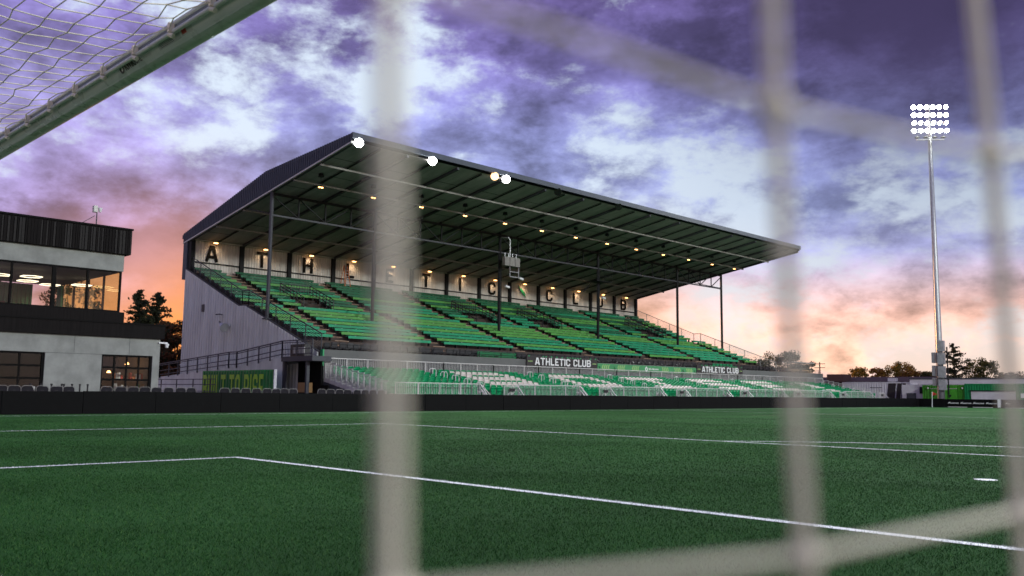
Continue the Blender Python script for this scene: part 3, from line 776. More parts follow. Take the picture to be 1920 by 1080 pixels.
for yc in (56.2, 58.2, 68.3, 70.2):
    m_ = MB(); m_.bar((-43.553, yc-.12, 3.35), (-43.553, yc+.10, 3.12), .012, .05, up=(1, 0, 0)); m_.bar((-43.552, yc+.08, 3.36), (-43.552, yc-.06, 3.12), .012, .03, up=(1, 0, 0)); m_.build('print_mark', 'sign_black', t)
m_ = MB(); m_.prism([(62.45, 3.255), (62.55, 3.40), (62.66, 3.50), (62.77, 3.40), (62.87, 3.255), (62.77, 3.11), (62.66, 3.01), (62.55, 3.11)], 'x', -43.56, -43.552); m_.build('emblem', 'letter_white', t)
m_ = MB(); m_.prism([(62.56, 3.255), (62.66, 3.37), (62.76, 3.255), (62.66, 3.14)], 'x', -43.552, -43.549); m_.build('emblem_core', 'banner_green', t)
small_text('Saint Alphonsus', .17, (-43.552, 62.98, 3.22), (0, 1, 0), (0, 0, 1), 'letter_white', t, bold=.006)
small_text('Medical Group', .07, (-43.552, 62.98, 3.06), (0, 1, 0), (0, 0, 1), 'letter_white', t)

# ================================================================== BLACK CHAIRS ON THE TERRACE
def chair_mesh(matn, w=.46, fr=None):
    c = MB(); fr = 1 if fr else 0
    c.box(-.02, .02, -w/2, w/2, .50, .62, 0)
    c.prism([(-w/2, .60), (w/2, .60), (w/2, .78), (w/2-.07, .86), (-w/2+.07, .86), (-w/2, .78)], 'x', -.025, .015, 0)
    c.box(.03, .42, -w/2, w/2, .42, .46, 0)
    for s_ in (-1, 1):
        c.bar((-.02, s_*(w/2+.015), .02), (.38, s_*(w/2+.015), .45), .025, m=fr); c.bar((.42, s_*(w/2+.015), .0), (-.02, s_*(w/2+.015), .62), .025, m=fr)
        c.bar((-.02, s_*(w/2+.015), .6), (-.02, s_*(w/2+.015), .84), .025, m=fr)
    return c
me_b = chair_mesh('black_plastic').mesh('terrace_chair', ['black_plastic'])
for row, (x, nm) in enumerate(((-44.45, 'front row'), (-45.25, 'second row'))):
    y = Y0+.9; k = 0
    while y < 94:
        skip = random.random() < .16
        y += .60+random.uniform(-.04, .05)
        if skip or (48 < y < 51.3 and row == 0): continue
        k += 1
        o = bpy.data.objects.new('terrace_chair', me_b); COL.objects.link(o); o.location = (x+random.uniform(-.06, .06), y, 3.3); o.rotation_euler = (0, 0, random.uniform(-.15, .15))
        tag(o, 'black terrace chair above the grey wall, %s from the near end of the %s' % (ordn(k), nm), 'chair', 'black chairs on the terrace')
t = thing('screen_board', (-44.2, 44, 3.3), 'dark green upright panel on the terrace left of the first name sign', 'panel')
MB().box(-44.15, -44.08, 42.9, 46.9, 3.32, 4.05).build('panel_sheet', 'cont_green', t)
MB().box(-44.2, -44.05, 46.9, 47.0, 3.3, 4.1).build('panel_post', 'steel_dark', t)
t = thing('seat_row', (-44.3, 76.5, 3.3), 'row of green seat backs on the terrace above the second name sign', 'seats')
for k in range(6): MB().prism([(74.4+k*.62, 3.75), (74.95+k*.62, 3.75), (74.90+k*.62, 4.12), (74.45+k*.62, 4.12)], 'x', -44.32, -44.26).build('seat_back', 'green_seat', t)
MB().box(-44.35, -44.1, 74.3, 78.1, 3.62, 3.70).build('seat_beam', 'steel_dark', t)
# terrace bar things beyond the roof
t = thing('terrace_bar', (-44.8, 92.5, 3.3), 'small bar counter with a flat shelf roof at the far end of the terrace', 'bar')
MB().box(-45.2, -44.4, 89.5, 95.2, 3.3, 4.0).build('counter', 'wood_light', t); MB().box(-45.4, -44.2, 90.2, 95.4, 4.75, 4.83).build('canopy', 'steel_light', t)
for yy in (90.4, 92.8, 95.2): MB().box(-44.85, -44.77, yy-.04, yy+.04, 4.0, 4.75).build('post', 'steel_dark', t)

# ================================================================== ALUMINIUM BLEACHER WITH INDIVIDUAL SEATS
BL = thing('aluminium_bleacher', (-40, 60, .22), 'low aluminium bleacher of green and white plastic seats spelling large letters', 'bleacher')
YA, YB = 29.45, 95.8
NR = 11; RX = [-43.0+.58*i for i in range(NR)]; RZ = [1.76-.116*i for i in range(NR)]
pf = [(-43.35, .3), (-43.35, RZ[0])]
for x, z in zip(RX, RZ): pf += [(x-.34 if x != RX[0] else -43.35, z), (x+.28, z)]
pf = [(-43.35, .3), (-43.35, RZ[0])]
for i in range(NR): pf += [(RX[i]+.28, RZ[i])] + ([(RX[i]+.28, RZ[i+1])] if i < NR-1 else [])
pf += [(RX[-1]+.28, .3)]
MB().prism(pf, 'y', YA, YB).build('deck', 'alu', BL)
# dark understructure seen at the near end
mb = MB(); mb.prism([(-43.3, 1.2), (-43.3, 1.62), (-37.3, .16+.22), (-37.3, .22)], 'y', YA-.10, YA-.01); mb.build('stringer', 'steel_grey', BL)
LAISLE = [37.2+9.4*i for i in range(7)]
def seat_mesh(matn, name):
    c = MB(); w = .235
    # curved back shell
    rows = [(.36, .20, -.03), (.66, .215, -.05), (.735, .215, -.01), (.775, .205, .02), (.81, .185, -.01), (.835, .15, -.07), (.84, .12, -.11)]; base = len(c.v); nc = 5
    for side_ in (0, 1):
        for z, hw, fx in rows:
            for k in range(nc):
                s_ = -1+2*k/(nc-1); c.v.append((-.06+.05*s_*s_+fx-(.035 if side_ else 0), s_*hw, z-(.03 if side_ and z > .8 else 0)))
    nr = len(rows)
    for side_ in (0, 1):
        o = base+side_*nr*nc
        for i in range(nr-1):
            for k in range(nc-1):
                f = (o+i*nc+k, o+i*nc+k+1, o+(i+1)*nc+k+1, o+(i+1)*nc+k)
                c.q(*(f if side_ == 0 else f[::-1]))
    o2 = base+nr*nc
    for k in range(nc-1): c.q(base+(nr-1)*nc+k, base+(nr-1)*nc+k+1, o2+(nr-1)*nc+k+1, o2+(nr-1)*nc+k)
    for i in range(nr-1):
        c.q(base+i*nc, base+(i+1)*nc, o2+(i+1)*nc, o2+i*nc); c.q(base+i*nc+nc-1, o2+i*nc+nc-1, o2+(i+1)*nc+nc-1, base+(i+1)*nc+nc-1)
    # pan
    n = len(c.v)
    for x, z, hw in ((-.03, .36, .20), (.16, .345, .215), (.33, .365, .20), (.37, .34, .19)):
        for s_ in (-1, 0, 1): c.v.append((x, s_*hw, z-(.012 if s_ == 0 else 0)))
    for i in range(3):
        for k in range(2): c.q(n+i*3+k, n+(i+1)*3+k, n+(i+1)*3+k+1, n+i*3+k+1)
    c.box(-.03, .03, -.03, .03, .0, .34)
    return c
sm = {m_: seat_mesh(m_, m_) for m_ in ('green_seat', 'white_seat')}
sme = {m_: c.mesh('seat', m_, fix=False) for m_, c in sm.items()}
BIT = {'B': ['1111111110', '1111111111', '1100000011', '1111111111', '1111111111', '1100000011', '1111111111', '1111111110'],
       'O': ['0111111110', '1111111111', '1100000011', '1100000011', '1100000011', '1100000011', '1111111111', '0111111110'],
       'I': ['1111111111', '1111111111', '0000110000', '0000110000', '0000110000', '0000110000', '1111111111', '1111111111'],
       'S': ['0111111110', '1111111111', '1100000000', '1111111110', '0111111111', '0000000011', '1111111111', '0111111110'],
       'E': ['1111111111', '1111111111', '1100000000', '1111111100', '1111111100', '1100000000', '1111111111', '1111111111'],
       '!': ['0001111000', '0001111000', '0001111000', '0001111000', '0001111000', '0000000000', '0001111000', '0001111000']}
seats = []
bounds = [YA+.35] + [a+.55 for a in LAISLE if a < YB]; bends = [a-.55 for a in LAISLE if a < YB] + [YB-.4]
for si, (ya, yb) in enumerate(zip(bounds, bends)):
    n = int((yb-ya)/.515); pt = (yb-ya)/n
    L_ = {1: 'B', 2: 'O', 3: 'I', 4: 'S', 5: 'E', 6: '!'}.get(si)
    for r in range(NR):
        for k in range(n):
            c_ = 'green_seat'
            if L_ and 1 <= r <= 8 and 0 <= k-2 < 10 and BIT[L_][r-1][k-2] == '1': c_ = 'white_seat'
            seats.append((RX[r], ya+(k+.5)*pt, RZ[r], c_))
seats.sort(key=lambda s_: (s_[0]-CAM.x)**2+(s_[1]-CAM.y)**2)
for x, y, z, c_ in seats[:300]: place('seat', sme[c_], BL, (x, y, z))
for c_ in ('green_seat', 'white_seat'):
    src = sm[c_]; sv = np.array(src.v); big_ = MB(); pos = [s_ for s_ in seats[300:] if s_[3] == c_]
    nv = len(sv)
    allv = np.concatenate([sv+np.array(p[:3]) for p in pos])
    fs = [tuple(i+j*nv for i in f) for j in range(len(pos)) for f in src.f]
    big_.v = [tuple(v) for v in allv]; big_.f = fs; big_.mi = [0]*len(fs)
    o = big_.build('seat_block', c_, BL, fix=False); o['kind'] = 'stuff'
# rails: back, near end, far end, front fence
def picket_rail(name, p0, p1, h, post=1.6, pick=.13, parent=BL, step=False, r=.05):
    p0 = Vector(p0); p1 = Vector(p1); L = (Vector((p1.x, p1.y, 0))-Vector((p0.x, p0.y, 0))).length; m_ = MB()
    n = max(1, round(L/post))
    for k in range(n+1):
        p = p0.lerp(p1, k/n); m_.bar(p, p+Vector((0, 0, h)), r)
    m_.bar(p0+Vector((0, 0, h)), p1+Vector((0, 0, h)), r); m_.bar(p0+Vector((0, 0, .10)), p1+Vector((0, 0, .10)), r*.8)
    k = int(L/pick)
    for j in range(1, k):
        p = p0.lerp(p1, j/k); m_.bar(p+Vector((0, 0, .1)), p+Vector((0, 0, h)), .018)
    return m_.build(name, 'alu', parent, fix=False)
y = YA
while y < YB-.1:
    ye = min(y+4.8, YB); picket_rail('back_rail', (-43.38, y, RZ[0]), (-43.38, ye, RZ[0]), 1.32, 1.6, .14); y = ye
for i in range(NR):
    xa, xb = RX[i]-.30, RX[i]+.28
    for yy, nm in ((YA-.03, 'end_rail'), (YB+.03, 'end_rail')):
        m_ = MB(); z = RZ[i]
        m_.box(xa-.03, xa+.03, yy-.03, yy+.03, z-.30, z+1.12); m_.box(xa, xb+.04, yy-.02, yy+.02, z+1.03, z+1.09); m_.box(xa, xb, yy-.02, yy+.02, z-.20, z+.05)
        for k in range(1, 5): m_.box(xa+(xb-xa)*k/5-.01, xa+(xb-xa)*k/5+.01, yy-.01, yy+.01, z+.05, z+1.03)
        m_.build(nm, 'alu', BL, fix=False)
FX = -36.65
gates = [30.6] + [a for a in LAISLE]
y = YA+.3; zf = .72
for gi, a in enumerate(LAISLE+[None]):
    if a is None:
        if YB-y > 1: picket_rail('front_fence', (FX, y, zf), (FX, YB-.2, zf), .86, 1.5, .13)
        break
    ye = a-.9
    if ye-y > .8: picket_rail('front_fence', (FX, y, zf), (FX, ye, zf), .86, 1.5, .13)
    # aisle gap: sloped stair rails each side, then a wider gate frame
    for yy, s_ in ((ye, 1), (a+2.3, -1)):
        m_ = MB(); m_.bar((FX+.0, yy, zf+.82), (FX+.75, yy+s_*.0, zf+.05), .06); m_.bar((FX+.05, yy, zf+.52), (FX+.75, yy, zf-.2), .05)
        m_.bar((FX, yy+s_*.05, zf+.82), (FX, yy+s_*1.0, zf+.08), .05); m_.bar((FX, yy+s_*.05, zf+.55), (FX, yy+s_*.75, zf+.0), .045)
        m_.build('stair_rail', 'alu', BL)
    m_ = MB(); m_.tube([(FX+.06, a-.9+.05, zf+.1), (FX+.06, a-.9+.28, zf+.12), (FX+.06, a-.9+.30, zf+.6), (FX+.06, a-.9+.22, zf+.72), (FX+.06, a-.9+.08, zf+.7)], .03, 6); m_.build('handle_loop', 'alu', BL)
    picket_rail('gate_frame', (FX+.15, a+1.0, zf-.1), (FX+.15, a+2.3, zf-.1), .86, .65, .1)
    m_ = MB(); m_.box(FX+.2, FX+.23, a+1.4, a+1.9, zf+.42, zf+.62); m_.build('gate_sign', 'black_plastic', BL)
    y = a+2.45
# loop handrails in the aisles
for a in LAISLE:
    for r in (1, 3, 5, 7, 9):
        x, z = RX[r]+.1, RZ[r]; m_ = MB()
        pts = [(x, a-.28, z+.50), (x, a-.30, z+.85), (x, a-.20, z+.98), (x, a+.20, z+.98), (x, a+.30, z+.85), (x, a+.28, z+.50), (x, a+.18, z+.40), (x, a-.18, z+.40)]
        m_.tube(pts, .028, 6, closed=True); m_.bar((x, a, z), (x, a, z+.98), .05); m_.build('aisle_handrail', 'alu', BL)
    m_ = MB()
    for r in range(NR): m_.box(RX[r]-.30, RX[r]+.25, a-.50, a+.50, RZ[r]+.002, RZ[r]+.012)
    m_.build('aisle_tread', 'concrete', BL)

# ================================================================== RAMP, PAINTED HOARDING AND PASSAGE AT THE NEAR END
RM = thing('access_ramp', (-54, 28.4, 0), 'white walled access ramp with dark grey railing rising to the terrace', 'ramp')
MB().prism([(-66, 0), (-66, 1.85), (-63.6, 2.0), (-52.8, 2.62), (-51.7, 2.62), (-45.95, 3.15), (-45.95, 0)], 'y', 28.0, 28.2).build('ramp_wall', 'white_corr', RM)
MB().prism([(-66, 1.5), (-66, 1.75), (-63.6, 1.9), (-52.8, 2.52), (-51.7, 2.52), (-45.9, 3.05), (-45.9, 2.8)], 'y', 28.2, 29.2).build('ramp_deck', 'concrete', RM)
MB().box(-45.93, -42.4, 27.9, 29.25, 2.85, 3.15).build('landing', 'steel_grey', RM)
rp_ = [(-66, 1.85), (-63.6, 2.0), (-52.8, 2.62), (-51.7, 2.62), (-45.95, 3.15), (-42.5, 3.15)]
m_ = MB()
for (xa, za), (xb, zb) in zip(rp_, rp_[1:]):
    for h in (.15, .45, .86, .98): m_.bar((xa, 27.95, za+h), (xb, 27.95, zb+h), .05 if h != .98 else .07)
    n = max(1, round((xb-xa)/1.45))
    for k in range(n+1):
        t_ = k/n; m_.bar((xa+(xb-xa)*t_, 27.95, za+(zb-za)*t_-.1), (xa+(xb-xa)*t_, 27.95, za+(zb-za)*t_+.98), .09, .06)
m_.build('ramp_rail', 'steel_grey', RM, fix=False)
m_ = MB()
for k in range(18): m_.bar((-45.8+k*.19, 27.99, 3.2), (-45.8+k*.19, 27.99, 4.0), .018)
m_.build('landing_pickets', 'steel_grey', RM)
m_ = MB(); m_.box(-45.2, -43.6, 28.1, 28.5, 3.16, 3.9); m_.build('landing_cabinet', 'black_plastic', RM)
m_ = MB()
for k in range(4): m_.box(-44.9+k*.34, -44.62+k*.34, 28.08, 28.10, 3.3, 3.7)
m_.build('cabinet_poster', 'plate', RM)
for x in (-45.8, -43.2): MB().box(x-.08, x+.08, 28.0, 28.2, 0, 2.85).build('landing_post', 'steel_grey', RM)
MB().box(-45.9, -43.3, 29.12, 29.2, 0, 2.84).build('passage_shade_panel', 'black_board', RM)  # black sheet before the side wall stands in for the opening's shade
MB().box(-43.28, -42.5, 29.12, 29.2, 0, 1.4).build('passage_shade_panel', 'black_board', RM)
for i, (x, z, w, lb) in enumerate(((-44.4, 1.2, .8, 'large brown cardboard box stacked in the dark passage'), (-44.2, .45, 1.1, 'low brown crate on the floor of the dark passage'))):
    m_ = MB(); m_.box(x-w/2, x+w/2, 28.45, 29.0, z-.25 if i == 0 else .0, z+.35); tag(m_.build('storage_box', 'cardboard', org=(x, 28.7, 0)), lb, 'box')
HS = thing('painted_hoarding', (-49.8, 27, 0), 'dark green corrugated hoarding painted with lime letters', 'hoarding')
m_ = MB(); corr(m_, (-54.6, 27.0, 0), (-45.1, 27.0, 0), lambda t_: 2.3, lambda t_: .0, .36, .07, (0, -1, 0)); m_.build('hoarding_sheet', 'rise_green', HS, fix=False)
MB().box(-54.62, -45.08, 27.02, 27.10, 0, 2.33).build('hoarding_back', 'rise_green', HS)
MB().box(-45.08, -45.0, 26.92, 27.1, 0, 2.34).build('hoarding_edge', 'white_paint', HS)
Lw = word_len('BUILT TO RISE', 1.75, .22, .62)
word('BUILT TO RISE', 1.75, (-54.3, 26.925, .30), (1, 0, 0), (0, 0, 1), (0, -1, 0), .02, 'rise_lime', HS, .22, .62*8.2/Lw)
t = thing('pipe_barrier', (-57, 26.3, 0), 'grey pipe barrier in front of the ramp beside the grey building', 'barrier')
m_ = MB()
for x in (-62, -59.5, -57, -54.5, -52): m_.bar((x, 26.3, 0), (x, 26.3, 1.75), .06)
for h in (.95, 1.4, 1.75): m_.bar((-62, 26.3, h), (-51.3, 26.3, h), .05)
m_.bar((-61, 26.2, .9), (-58.5, 25.0, 1.7), .06)
m_.build('barrier_frame', 'steel_grey', t)

# ================================================================== BLACK PERIMETER BOARD AND FOLDING CHAIRS
t = thing('perimeter_board', (-35.05, 48, 0), 'long plain black padded board running along the touchline', 'board')
y = -6.0
while y < 101:
    ye = min(y+3.05, 101.2)
    dx_, dh_ = random.uniform(-.012, .012), random.uniform(-.012, .012)
    MB().box(-35.12+dx_, -35.0+dx_, y+.010, ye-.010, 0, .93+dh_).build('board_panel', 'black_board', t); y = ye
MB().box(-35.12, -32.32, 101.5, 101.62, 0, .93).build('board_panel', 'black_board', t)
MB().box(-35.12, -35.0, 101.204, 101.496, 0, .93).build('board_panel', 'black_board', t)
us = [9.49-.0, 9.96, 10.47, 11.04, 11.58, 12.08, 13.62, 14.21, 14.77, 15.29, 15.82, 16.38, 16.94, 17.45, 19.12, 19.67, 20.2, 20.77, 21.35, 21.85, 22.33, 22.82, 24.49, 25.04, 25.6, 26.11, 26.72, 27.25, 27.78, 28.31]
def arc_back(w, z0, z1, n=6):
    pts = [(-w, z0), (-w, z1-.13)]
    for k in range(n+1):
        a = math.pi-(math.pi/2)*k/n; pts.append((-w+.13+.13*math.cos(a), z1-.13+.13*math.sin(a)))
    for k in range(n+1):
        a = math.pi/2-(math.pi/2)*k/n; pts.append((w-.13+.13*math.cos(a), z1-.13+.13*math.sin(a)))
    pts += [(w, z0)]; return pts
fcf = MB(); fcf.tube([(0, a, c) for a, c in arc_back(.25, 0, .90)], .012, 8)
for s_ in (-1, 1): fcf.tube([(-.05, s_*.235, .45), (.42, s_*.235, .02)], .014, 6); fcf.tube([(.40, s_*.235, .44), (0, s_*.25, .5)], .014, 6)
fcb = MB(); fcb.prism([(a*.90, c*.995-.01) for a, c in arc_back(.245, .58, .89)], 'x', -.012, .012)
fcs = MB(); fcs.prism([(.0, -.20), (.36, -.215), (.42, -.16), (.42, .16), (.36, .215), (.0, .20)], 'z', .43, .46)
fch = MB(); fch.box(.012, .016, -.05, .05, .70, .72)
fm = [('frame', fcf.mesh('frame', 'steel_mid')), ('backrest', fcb.mesh('backrest', 'grey_plastic')), ('seat', fcs.mesh('seat', 'grey_plastic')), ('hand_slot', fch.mesh('hand_slot', 'black_plastic'))]
for i, y in enumerate([8.4, 8.95]+us):
    r = thing('folding_chair', (-36.05+random.uniform(-.03, .03), y, .24), 'grey folding chair with chrome frame behind the black board, %s from the left' % ordn(i+1), 'chair', 'grey folding chairs behind the board')
    r.rotation_euler = (0, 0, random.uniform(-.06, .06))
    pb = None
    for nm, me in fm:
        o = bpy.data.objects.new(nm, me); COL.objects.link(o); o.parent = r if nm != 'hand_slot' else pb
        if nm == 'backrest': pb = o
for k in range(8):
    y = 12.4+k*.17+ (0 if k < 4 else .12)
    if k < 4: y = 11.0+k*.42
    else: y = 12.35+(k-4)*.33
    t = thing('short_post', (-37.5, y, .22), 'short black post in front of the grey building, %s from the left' % ordn(k+1), 'post', 'short black posts by the grey building')
    m_ = MB(); m_.tube([(-37.5, y, .22), (-37.5, y, 1.18)], .035, 8); m_.build('post_shaft', 'black_plastic', t); m_ = MB(); m_.tube([(-37.5, y, 1.18), (-37.5, y, 1.24)], .05, 8); m_.build('post_cap', 'black_plastic', t)

# ================================================================== LEFT BUILDING
XB = -46.05; XBB = -55.5
LB = thing('clubhouse', (-50, 10, 0), 'two storey grey stucco clubhouse with dark cladding and a lit glazed upper floor', 'building')
D1 = (9.6, 14.19); D2 = (17.05, 19.82)
def wallbox(name, y0_, y1_, z0, z1, m_='stucco', x1=XB, x0=XB-.3, par=LB): return MB().box(x0, x1, y0_, y1_, z0, z1).build(name, m_, par)
gw = wallbox('ground_wall', -4, D1[0], 0, 2.9); wallbox('ground_wall', D1[1], D2[0], 0, 2.9); wallbox('ground_wall', D2[1], 20.22, 0, 2.9); wallbox('ground_wall', -4, 20.22, 2.902, 3.86)
for yy in (15.6, 18.5): MB().box(XB, XB+.006, yy-.01, yy+.01, 2.95, 3.85).build('wall_joint', 'grey_wall', gw)
MB().box(XB, XB+.006, D1[1], D2[0], 2.88, 2.90).build('wall_joint', 'grey_wall', gw)
MB().box(XBB, XB-.3, 20.0, 20.2, 0, 3.86).build('end_wall', 'stucco', LB); MB().box(XBB-.2, XBB, -4, 20.2, 0, 3.86).build('rear_wall', 'stucco', LB)
MB().box(XBB-.2, XB-.3, -4, 20.0, 3.862, 4.2).build('floor_slab', 'dark_frame', LB)
MB().box(XBB-.2, XB+.18, -4, 20.38, 3.87, 4.60).build('lower_parapet', 'dark_clad', LB)
MB().box(XBB-.2, XB+.22, -4, 20.42, 4.602, 4.68).build('parapet_cap', 'dark_frame', LB)
MB().box(XBB-.2, XB+.02, -4, 18.1, 4.682, 5.24).build('upper_sill', 'dark_clad', LB)
MB().box(XBB-.2, XB, -4, 17.92, 7.50, 8.42).build('upper_wall', 'stucco', LB)
fa = MB(); fa.box(XBB-.4, XB+.20, -4, 18.18, 8.43, 9.80); FAo = fa.build('roof_fascia', 'dark_clad', LB)
yy = 8.0; k = 0
while yy < 18.1:
    w_ = random.choice((.07, .10, .13)); MB().box(XB+.20, XB+.20+random.choice((.02, .035, .05)), yy, min(yy+w_, 18.18), 8.45, 9.74).build('cladding_batten', 'dark_clad' if random.random() < .6 else 'clad_grey', FAo); yy += w_+.035
MB().box(XBB-.45, XB+.28, -4, 18.24, 9.802, 9.90).build('roof_cap', 'dark_frame', FAo)
# glazed sectional doors
def gdoor(ya, yb, lb):
    f = MB()
    for y in np.linspace(ya+.05, yb-.05, 5): f.box(XB-.16, XB-.08, y-.045, y+.045, .2, 2.9)
    for z in (.25, .9, 1.55, 2.2, 2.85): f.box(XB-.155, XB-.085, ya, yb, z-.05, z+.05)
    f.box(XB-.14, XB-.03, yb-.14, yb-.08, .2, 2.9)
    o = f.build('glazed_door', 'dark_frame', LB); o['label'] = lb
    ys = np.linspace(ya+.05, yb-.05, 5); zs = (.25, .9, 1.55, 2.2, 2.85)
    for i in range(4):
        for j in range(4): MB().box(XB-.13, XB-.12, ys[i]+.05, ys[i+1]-.05, zs[j]+.055, zs[j+1]-.055).build('pane', 'glass', o)
    return o
d1 = gdoor(*D1, 'dark glazed sectional door at the left'); d2 = gdoor(*D2, 'glazed sectional door showing bottles and warm lights inside')
MB().box(XB-.12, XB-.10, 13.55, 13.85, .75, 1.12).build('notice', 'plate', d1)
# things inside the ground floor
MB().box(XB-5.5, XB-5.4, -4, 20, .2, 3.86).build('inner_wall', 'dark_clad', LB)
MB().box(XBB, XB-.3, -4, 20, .0, .2).build('ground_floor', 'walkway', LB)
t = thing('shelf_unit', (XB-1.3, 19.0, .2), 'shelf of coloured goods behind the right glazed door of the clubhouse', 'shelf')
m_ = MB()
for z in (.9, 1.55, 2.2): m_.box(XB-1.6, XB-1.1, 17.4, 20.0, z-.03, z)
m_.build('shelf_boards', 'dark_frame', t)
gm = ['orange', 'plate', 'bolt_green', 'cardboard', 'flag_red', 'wood_light']
for z in (.9, 1.55):
    y = 17.9
    while y < 19.9:
        h = random.uniform(.22, .45); w_ = random.uniform(.08, .18)
        if random.random() < .7: MB().box(XB-1.45, XB-1.2, y, y+w_, z, z+h).build('packet', random.choice(gm), t)
        y += w_+.03
for k, (y, z, lb) in enumerate(((19.3, 2.45, 'right'), (18.3, 1.95, 'middle'), (12.2, 2.4, 'left'))):
    t = thing('indoor_lamp', (XB-2.2, y, z), 'small warm lamp glowing inside the clubhouse ground floor, %s one' % lb, 'lamp', 'lamps inside the clubhouse ground floor')
    m_ = MB(); m_.tube([(XB-2.2, y, z), (XB-2.2, y, z+.12)], [.12, .05], 10); m_.build('bulb', 'warm_lamp', t); m_ = MB(); m_.tube([(XB-2.2, y, z+.12), (XB-2.2, y, 3.8)], .012, 6); m_.build('cord', 'dark_frame', t)
# upper glazing
mull = [-4, 1.0, 5.0, 8.4, 10.3, 12.34, 14.37, 16.06, 17.80]
fr = MB()
for i, y in enumerate(mull):
    w_ = .10 if y == 14.37 else .05
    fr.box(XB-.14, XB-.02, y-w_, y+w_, 5.24, 7.5)
for z in (5.27, 7.46): fr.box(XB-.13, XB-.03, -4, 17.85, z-.05, z+.05)
wf = fr.build('window_frame', 'dark_frame', LB)
for a, c in zip(mull, mull[1:]): MB().box(XB-.09, XB-.08, a+.06, c-.06, 5.33, 7.40).build('pane', 'glass', wf)
fr = MB()
for x in np.linspace(XBB, XB-.1, 5): fr.box(x-.06, x+.06, 17.76, 17.86, 5.24, 7.5)
wf2 = fr.build('window_frame', 'dark_frame', LB)
xs = np.linspace(XBB, XB-.1, 5)
for a, c in zip(xs, xs[1:]): MB().box(a+.07, c-.07, 17.80, 17.81, 5.26, 7.48).build('pane', 'glass_amber', wf2)
MB().box(XBB, XBB+.1, -4, 14.4, 5.24, 7.5).build('inner_wall', 'interior', LB)
MB().box(XBB, XBB+.1, 14.4, 17.7, 5.24, 5.6).build('inner_wall', 'interior', LB)
MB().box(XBB+.1, XB-.2, -4, 17.7, 7.40, 7.49).build('ceiling', 'grey_wall', LB)
cu = MB(); corr(cu, (XBB+.6, 13.4, 0), (XBB+.6, 16.0, 0), lambda t_: 7.3, lambda t_: 5.3, .22, .10, (1, 0, 0)); cu.build('curtain', 'curtain', LB, fix=False)
cu = MB(); corr(cu, (XBB+1.2, 17.6, 0), (XBB+.3, 17.6, 0), lambda t_: 7.3, lambda t_: 5.3, .22, .10, (0, -1, 0)); cu.build('curtain', 'curtain', LB, fix=False)
MB().box(XBB+2.0, XBB+2.6, 5, 14.0, 5.24, 6.0).build('counter', 'interior', LB)
for k, (x, y) in enumerate(((-48.6, 12.5), (-50.5, 14.4), (-48.2, 13.9), (-51.5, 15.9), (-50.2, 17.2), (-48.5, 10.0))):
    t = thing('ring_light', (x, y, 7.0), 'hexagonal ring light hanging in the clubhouse upper room, %s from the right' % ordn([5, 3, 4, 2, 1, 6][k]), 'lamp', 'ring lights in the clubhouse')
    m_ = MB(); m_.tube([(x+.55*math.cos(a), y+.55*math.sin(a), 7.0) for a in [math.pi/3*j for j in range(6)]], .022, 6, closed=True); m_.build('light_ring', 'led', t)
    m_ = MB()
    for j in (0, 2, 4): a = math.pi/3*j; m_.tube([(x+.55*math.cos(a), y+.55*math.sin(a), 7.03), (x, y, 7.4)], .006, 5)
    m_.build('suspension_wire', 'steel_grey', t)
t = thing('roof_camera', (-46.6, 16.4, 9.9), 'small white camera on a pole on the clubhouse roof', 'camera')
m_ = MB(); m_.tube([(-46.6, 16.5, 9.9), (-46.6, 16.5, 10.75)], .03, 8); m_.tube([(-46.6, 15.6, 9.9), (-46.6, 16.4, 10.5)], .015, 6); m_.build('camera_pole', 'steel_grey', t)
m_ = MB(); m_.box(-46.75, -46.5, 16.3, 16.5, 10.7, 11.05); m_.build('camera_box', 'steel_light', t); m_ = MB(); m_.tube([(-46.5, 16.62, 10.72), (-46.5, 16.62, 10.95)], [.07, .12], 10); m_.build('camera_dome', 'white_paint', t)
t = thing('corner_camera', (XB+.1, 20.35, 3.6), 'white dome camera at the right corner of the clubhouse wall', 'camera')
m_ = MB(); m_.box(XB-.05, XB+.1, 20.1, 20.6, 3.62, 3.70); m_.build('camera_bracket', 'white_paint', t); m_ = MB(); m_.tube([(XB+.05, 20.58, 3.40), (XB+.05, 20.58, 3.62)], [.07, .13], 10); m_.build('camera_dome', 'white_paint', t)

# ================================================================== FLOODLIGHT MAST
ASSUMED_MASTE = 105000  # spot energy of the two assumed masts out of view
MX, MY = -34.15, 106.0
MA = thing('floodlight_mast', (MX, MY, 0), 'tall galvanised floodlight mast with rows of lit lamps', 'floodlight mast')
m_ = MB(); m_.tube([(MX, MY, 0), (MX, MY, 8), (MX+.02, MY, 20), (MX+.05, MY, 31.6)], [.38, .33, .24, .16], 18); m_.build('mast_pole', 'galv', MA, smooth=True)
m_ = MB(); m_.tube([(MX-.36, MY-.1, .3), (MX-.34, MY-.1, 8), (MX-.23, MY-.1, 20), (MX-.17, MY-.1, 31.0), (MX-.22, MY-.1, 35)], .05, 8); m_.build('conduit', 'galv', MA)
for z in (8.5, 10.5, 14, 20, 22): m_ = MB(); m_.tube([(MX, MY, z), (MX, MY, z+.12)], [.37-.007*z]*2, 14); m_.build('mast_band', 'galv', MA)
m_ = MB(); m_.tube([(MX+.05, MY, 31.4), (MX+.05, MY, 35.6)], [.13, .10], 12); m_.build('head_post', 'galv', MA)
axr = Vector((math.cos(.72), math.sin(.72), 0))           # the arms face the pitch
fwd = Vector((math.sin(.72), -math.cos(.72), 0))
C0 = Vector((MX+.05, MY, 0))
